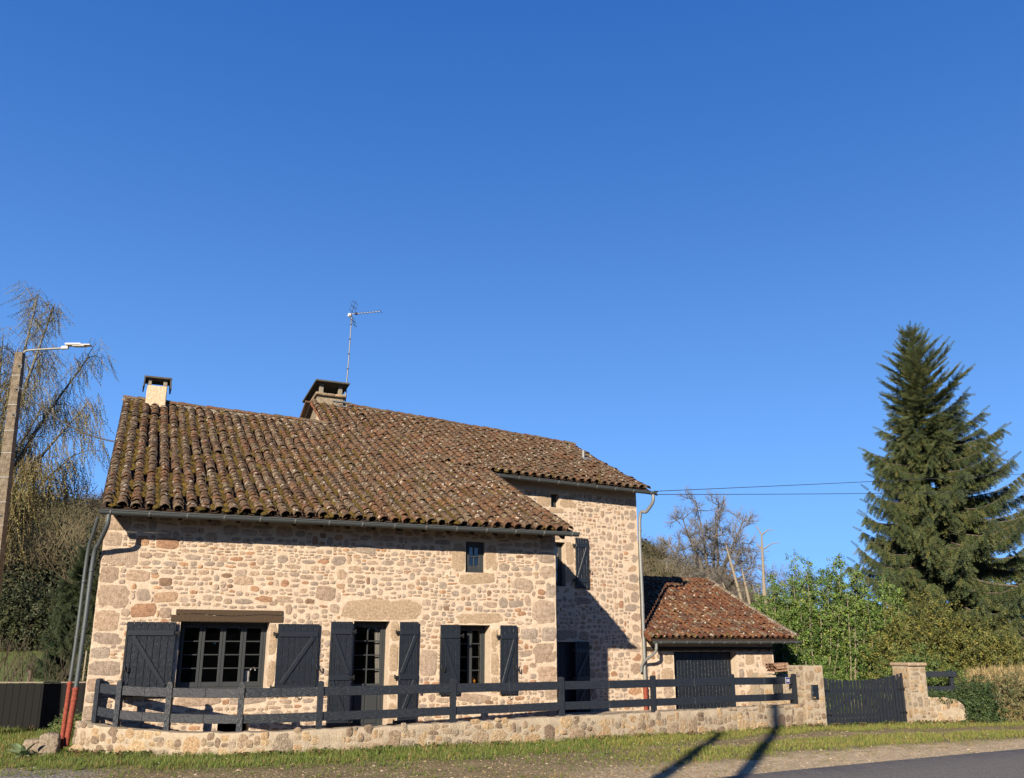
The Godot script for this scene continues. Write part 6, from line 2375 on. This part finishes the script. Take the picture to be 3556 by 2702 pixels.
func build_trees_left():
	# weeping birch behind the lamp post
	var B := thing("birch_tree", Vector3(-18.9, GROUND, -32.0), 0.0, "tall weeping birch with white limbs and thin spring foliage behind the lamp post", "tree")
	var st := SurfaceTool.new()
	st.begin(Mesh.PRIMITIVE_TRIANGLES)
	var tk := SurfaceTool.new()
	tk.begin(Mesh.PRIMITIVE_TRIANGLES)
	var fork := Vector3(0.75, 6.6, 0)
	tube(tk, curve([Vector3.ZERO, Vector3(0.2, 3.0, 0), fork], 4), [0.30, 0.28, 0.265, 0.25, 0.24, 0.23, 0.215, 0.20, 0.19], 9, false)
	tk.generate_normals()
	mi("trunk", tk.commit(), M.bark_birch, B)
	var tips := []
	var ctr := Vector3(0.3, 10.2, 0.0)
	var rad := Vector3(4.0, 5.6, 3.4)
	for i in 16:
		var an := i * 2.4 + 0.6
		var el := asin(clampf(-0.45 + 1.43 * (i + 0.5) / 16.0, -1.0, 1.0))
		var d := Vector3(cos(an) * cos(el), sin(el), sin(an) * cos(el))
		var tip := ctr + d * rad * 0.88
		var foot := fork.lerp(Vector3(0.35, 4.2, 0), clampf(0.75 - d.y, 0.0, 1.0))
		var limb := curve([foot, foot.lerp(tip, 0.45) + Vector3(0, 0.5, 0), tip], 4)
		var lr := []
		for k in limb.size():
			lr.append(lerpf(0.10, 0.018, float(k) / (limb.size() - 1)))
		tube(st, limb, lr, 6, false)
		for j in 12:
			var u := 0.3 + 0.7 * (j + rng.randf()) / 12.0
			var fi := u * (limb.size() - 1)
			var i0 := mini(int(fi), limb.size() - 2)
			var p: Vector3 = limb[i0].lerp(limb[i0 + 1], fi - i0)
			var outw: Vector3 = ((p - ctr) / rad.y + rand_dir(0.2)).normalized()
			var e := p + outw * rng.randf_range(0.5, 1.3)
			var rel := (e - ctr) / rad
			if rel.length() > 1.0:
				e = ctr + rel.normalized() * rad
			tube(st, [p, p.lerp(e, 0.5) + Vector3(0, 0.1, 0), e], [0.022, 0.015, 0.008], 4, false)
			tips.append([e, outw])
			tips.append([p.lerp(e, 0.5), outw])
			tips.append([p, outw])
	st.generate_normals()
	mi("limbs", st.commit(), M.bark_birch, B)
	var xfs := []
	var cs := []
	var mesh := strand_mesh()
	for t in tips:
		if t[0].y < 5.6:
			continue
		for k in 10:
			var dirv: Vector3 = Vector3(rng.randf_range(-0.35, 0.35), -1.0, rng.randf_range(-0.35, 0.35)) + t[1] * 0.3
			var high := clampf((t[0].y - 8.0) / 6.0, 0.0, 1.0)
			dirv = (dirv + Vector3(0, 0.5 * high, 0)).normalized()
			xfs.append(Transform3D(facing(dirv, rng.randf_range(0.6, 1.35) * (1.0 - 0.2 * high)), t[0] + rand_dir() * 0.25))
			var g := rng.randf_range(0.7, 1.3)
			cs.append(Color(0.15 * g, 0.155 * g, 0.065 * g).lerp(Color(0.34 * g, 0.30 * g, 0.09 * g), rng.randf() * 0.7))
	many("foliage", mesh, M.leaf, B, xfs, cs)
	# two dark conifers on the field's edge
	spruce(Vector3(-22.8, GROUND + 0.8, -50.0), 6.2, 2.0, "dark green conifer at the edge of the field", [[.030, .052, .020], [.045, .065, .022]], 20, 9, 1.0, 1.0, 0.55, 0.13, "conifer_tree")
	spruce(Vector3(-20.9, GROUND + 0.8, -48.5), 5.2, 1.9, "bushier dark conifer close behind the downpipes", [[.034, .050, .020], [.050, .062, .022]], 18, 9, 1.0, 1.0, 0.55, 0.13, "conifer_tree")
	mound(Vector3(-18.2, GROUND + 0.5, -44.0), Vector3(1.4, 2.6, 1.2), 4200, [[.05, .065, .022], [.075, .08, .03], [.04, .05, .02]], 0.13, "dark green bush rising behind the downpipes", "evergreen_bush", "bush")
	mound(Vector3(-10.8, GROUND, -24.9), Vector3(0.95, 1.25, 0.7), 1900, [[.16, .13, .05], [.10, .105, .04], [.20, .16, .07]], 0.075, "yellowing shrub between the black wall and the house", "yellow_shrub", "shrub", "", 40)
	mound(Vector3(-9.9, GROUND, -22.2), Vector3(0.6, 0.55, 0.6), 700, [[.13, .17, .05], [.09, .14, .04]], 0.06, "weedy clump of pale leaves by the downpipes", "weed_clump", "plant", "", 12)
	for i in 5:
		var bx := -38.5 + 3.4 * i
		mound(Vector3(bx, hill_y(bx, -61.0) - 0.1, -61.0 - 0.8 * (i % 2)), Vector3(2.3, 3.4 + 0.5 * (i % 3), 1.7), 1700, [[.045, .058, .022], [.06, .068, .026], [.034, .046, .018]], 0.26, ["dark green bush at the far end of the field edge", "broad dark bush second along the field edge", "tall dark bush in the middle of the field edge", "low dark bush beside the conifers on the field edge", "dark bush at the house end of the field edge"][i], "field_bush", "bush", "bushes along the field edge", 24)
	# bare dark willow stools over the black wall
	for i in 2:
		var Wl := thing("willow_bush", Vector3(-13.4 + 0.75 * i, GROUND, -25.6 - 0.5 * i), 0.0, ["leafless dark willow bush behind the black board wall", "smaller leafless willow bush beside the field post"][i], "bush")
		var s := SurfaceTool.new()
		s.begin(Mesh.PRIMITIVE_TRIANGLES)
		var tp := []
		for k in 9 - 4 * i:
			grow(s, Vector3(rng.randf_range(-0.3, 0.3), 0.2, rng.randf_range(-0.2, 0.2)), (Vector3(rng.randf_range(-0.5, 0.5), 1, rng.randf_range(-0.3, 0.3))).normalized(), 0.95 - 0.2 * i, 0.035, 2, 4, 3, 0.4, 0.1, tp)
		s.generate_normals()
		mi("stems", s.commit(), M.bark, Wl)
	# field posts
	for p in [[-13.95, -28.0, 1.36, 0.07, "dark stout fence post at the field's edge"], [-14.6, -33.0, 1.9, 0.035, "thin pale stake out in the field"]]:
		var Po := thing("field_post", Vector3(p[0], GROUND, p[1]), 0.0, p[4], "post")
		var s5 := st_new()
		tube(s5, [Vector3.ZERO, Vector3(0.02, p[2], 0)], [p[3], p[3] * 0.85], 8)
		mi("shaft", st_end(s5), M.bark if p[3] > 0.05 else M.bark_pale, Po)

# ---------------------------------------------------------------- woods on the hill
func build_woods():
	var st := SurfaceTool.new()
	st.begin(Mesh.PRIMITIVE_TRIANGLES)
	var tips := []
	for f in [[Vector3(0, 0, 0), Vector3(0.05, 1, 0), 0.30]]:
		grow(st, f[0], f[1], f[2], 0.022, 1, 4, 4, 0.7, 0.12, tips)
	for t in tips:
		for k in 2:
			tube(st, [t[0], t[0] + (t[1] + rand_dir(0.4)).normalized() * 0.10], [0.0045, 0.002], 3, false, false)
	st.generate_normals()
	var tree := st.commit()
	var bx := []
	var bc := []
	var gx := []
	var gc := []
	var ok := func(x: float, z: float) -> bool:
		var q := x / -z
		return (q < -0.36 and q > -0.75) or (q > 0.08 and q < 0.55)
	for i in 6400:
		var z := -67.0 - 95.0 * rng.randf()
		var x := rng.randf_range(-0.75, 0.55) * -z
		if not ok.call(x, z):
			continue
		var y := hill_y(x, z)
		if y < 0.2 and x > 0.0 and rng.randf() < 0.5:
			continue
		var n := noise.get_noise_2d(x * 0.06, z * 0.06)
		var s := rng.randf_range(5.0, 9.0) if x < 0.0 else rng.randf_range(3.5, 5.5)
		if rng.randf() < (0.14 if x < 0.0 else 0.6) - n * 0.5:
			bx.append(Transform3D(Basis(Vector3.UP, rng.randf() * TAU).scaled_local(Vector3(s, s * rng.randf_range(0.8, 1.1), s)), Vector3(x, y - 0.3, z)))
			var g := rng.randf_range(0.6, 1.3)
			bc.append(Color(0.15 * g, 0.12 * g, 0.075 * g).lerp(Color(0.09, 0.09, 0.04), rng.randf() * 0.6))
		else:
			for k in 46:
				var d := rand_dir(0.2)
				var r := s * 0.30 * pow(rng.randf(), 0.4)
				gx.append(Transform3D(facing(rand_dir(0.4), rng.randf_range(0.35, 0.75)), Vector3(x, y + s * 0.36, z) + Vector3(d.x * r, d.y * r * 1.15, d.z * r)))
				gc.append(shade_of([[.048, .052, .020], [.032, .043, .016], [.065, .060, .026]][rng.randi() % 3], 0.35))
	var a := many("bare_woodland", tree, M.twig, self, bx, bc)
	tag(a, "brown leafless woodland covering the hillside", "woodland")
	var b := many("budding_woodland", M.sprig, M.leaf, self, gx, gc)
	tag(b, "olive-green budding scrub among the bare hillside trees", "woodland")

# ---------------------------------------------------------------- grass and litter on the verge
func build_grass():
	var xfs := []
	var cs := []
	for i in 120000:
		var x := rng.randf_range(-13.0, 17.0)
		var z := rng.randf_range(-29.0, -14.2)
		if absf(x) > -z * 0.60:
			continue
		var s := before_wall(x, z)
		if s < -0.02 and not (x < -8.7 or x > 12.4):
			continue
		var g := grassy(x, z)
		if rng.randf() > g * 0.92 + 0.012:
			continue
		var clump := noise.get_noise_2d(x * 1.4 + 60.0, z * 1.4)
		var near := 1.0 - smoothstep(0.0, 0.7, s)
		var h := 0.035 + 0.05 * g + 0.05 * maxf(clump, 0.0) + 0.07 * near * rng.randf()
		if x > 4.0:
			h *= 0.75
		h *= rng.randf_range(0.6, 1.3)
		xfs.append(Transform3D(Basis(Vector3.UP, rng.randf() * TAU).scaled_local(Vector3(h * 1.1, h, h * 1.1)), Vector3(x, ground_y(x, z) - 0.006, z)))
		var f := rng.randf_range(0.7, 1.3)
		var c := Color(0.12 * f, 0.18 * f, 0.03 * f).lerp(Color(0.25 * f, 0.24 * f, 0.06 * f), clampf(rng.randf() * 0.7 + (0.25 if x > 2.0 else 0.0) - clump * 0.4, 0, 1))
		if x < 2.0:
			c = c.lerp(Color(0.075 * f, 0.12 * f, 0.022 * f), 0.35)
		if rng.randf() < 0.07 + 0.5 * smoothstep(3.8, 4.8, s):
			c = Color(0.30 * f, 0.20 * f, 0.09 * f)
		cs.append(c)
	var o := many("grass", M.tuft, M.leaf, self, xfs, cs)
	tag(o, "short spring grass on the verge below the terrace wall", "grass")
	# weeds at the wall foot
	var wx := []
	var wc := []
	var line := wall_line()
	for i in 1500:
		var k := rng.randi_range(2, line.size() - 3)
		var p: Vector2 = line[k].lerp(line[k + 1], rng.randf())
		var nn: Vector2 = Vector2(-(line[k + 1] - line[k]).y, (line[k + 1] - line[k]).x).normalized()
		if noise.get_noise_2d(p.x * 0.9, p.y * 0.9 + 20.0) < -0.05 and rng.randf() < 0.8:
			continue
		p += nn * absf(rng.randfn()) * 0.14
		if before_wall(p.x, p.y) < 0.0:
			continue
		wx.append(Transform3D(facing(Vector3(rng.randf_range(-0.4, 0.4), 1, rng.randf_range(-0.4, 0.4)), rng.randf_range(0.05, 0.13)), Vector3(p.x, ground_y(p.x, p.y), p.y)))
		var f2 := rng.randf_range(0.7, 1.3)
		wc.append(Color(0.08 * f2, 0.12 * f2, 0.03 * f2) if rng.randf() < 0.55 else Color(0.17 * f2, 0.10 * f2, 0.05 * f2))
	var w := many("weeds", M.sprig, M.leaf, self, wx, wc)
	tag(w, "weeds and dead leaves along the foot of the terrace wall", "weeds")
	# loose gravel
	var gx := []
	var gc := []
	var pebble := lump_mesh()
	for i in 15000:
		var x := rng.randf_range(-12.0, 16.0)
		var z := rng.randf_range(-24.0, -14.2)
		if absf(x) > -z * 0.60 or before_wall(x, z) < 0.6:
			continue
		if rng.randf() < grassy(x, z) * 0.95:
			continue
		var s := rng.randf_range(0.006, 0.018)
		if rng.randf() < 0.03:
			s *= 2.0
		gx.append(Transform3D((Basis(Vector3.UP, rng.randf() * TAU) * Basis(Vector3(1, 0, 0), -PI * 0.5)).scaled_local(Vector3(s, s * rng.randf_range(0.7, 1.3), s * 0.6)), Vector3(x, ground_y(x, z) - 0.002, z)))
		var f := rng.randf_range(0.6, 1.3)
		gc.append(Color(0.50 * f, 0.40 * f, 0.27 * f))
	var gr := many("gravel", pebble, M.moss, self, gx, gc)
	tag(gr, "loose pale gravel scattered over the verge", "gravel")
	var dx := []
	var dc := []
	for i in 150:
		var x := rng.randf_range(-8.0, 12.0)
		var z := rng.randf_range(-26.0, -15.0)
		if absf(x) > -z * 0.58 or before_wall(x, z) < 0.2 or rng.randf() > grassy(x, z):
			continue
		dx.append(Transform3D(Basis(Vector3(1, 0, 0), -PI * 0.5).scaled_local(Vector3(0.011, 0.011, 0.008)), Vector3(x, ground_y(x, z) + rng.randf_range(0.05, 0.09), z)))
		dc.append(Color(0.75, 0.74, 0.68))
	var dy := many("daisies", pebble, M.moss, self, dx, dc)
	tag(dy, "tiny white daisies dotted through the verge grass", "flowers")

# ---------------------------------------------------------------- unseen hedge added across the road so the panes mirror dark
func build_added_hedge():
	var dark := [[.035, .05, .018], [.05, .065, .022]]
	var n := ["rounded added unseen dark hedge tree across the road, nearest the poles", "second added unseen dark hedge tree across the road", "third added unseen dark hedge tree across the road", "fourth added unseen dark hedge tree across the road", "fifth added unseen dark hedge tree across the road", "sixth added unseen dark hedge tree across the road", "seventh added unseen dark hedge tree across the road", "eighth added unseen dark hedge tree across the road", "last added unseen dark hedge tree across the road"]
	for i in 9:
		mound(Vector3(3.0 + 6.0 * i, GROUND, 15.0 + 1.0 * (i % 2)), Vector3(3.6, 5.2 + 0.5 * (i % 3), 2.4), 2600, dark, 0.42, n[i], "added_hedge_tree", "tree", "added hedge trees for the panes to mirror", 30)

# ---------------------------------------------------------------- poles behind the viewer whose shadows cross the verge
func build_roadside_poles():
	for p in [[-3.25, 1.0, 10.3, "shorter round timber utility pole beside the road"], [-2.0, 1.0, 12.2, "taller round timber utility pole beside the road"]]:
		var P := thing("utility_pole", Vector3(p[0], GROUND, p[1]), 0.0, p[3], "pole")
		var st := st_new()
		tube(st, [Vector3.ZERO, Vector3(0, p[2] * 0.5, 0), Vector3(0, p[2], 0)], [0.17, 0.15, 0.125], 12)
		mi("shaft", st_end(st), M.bark, P)
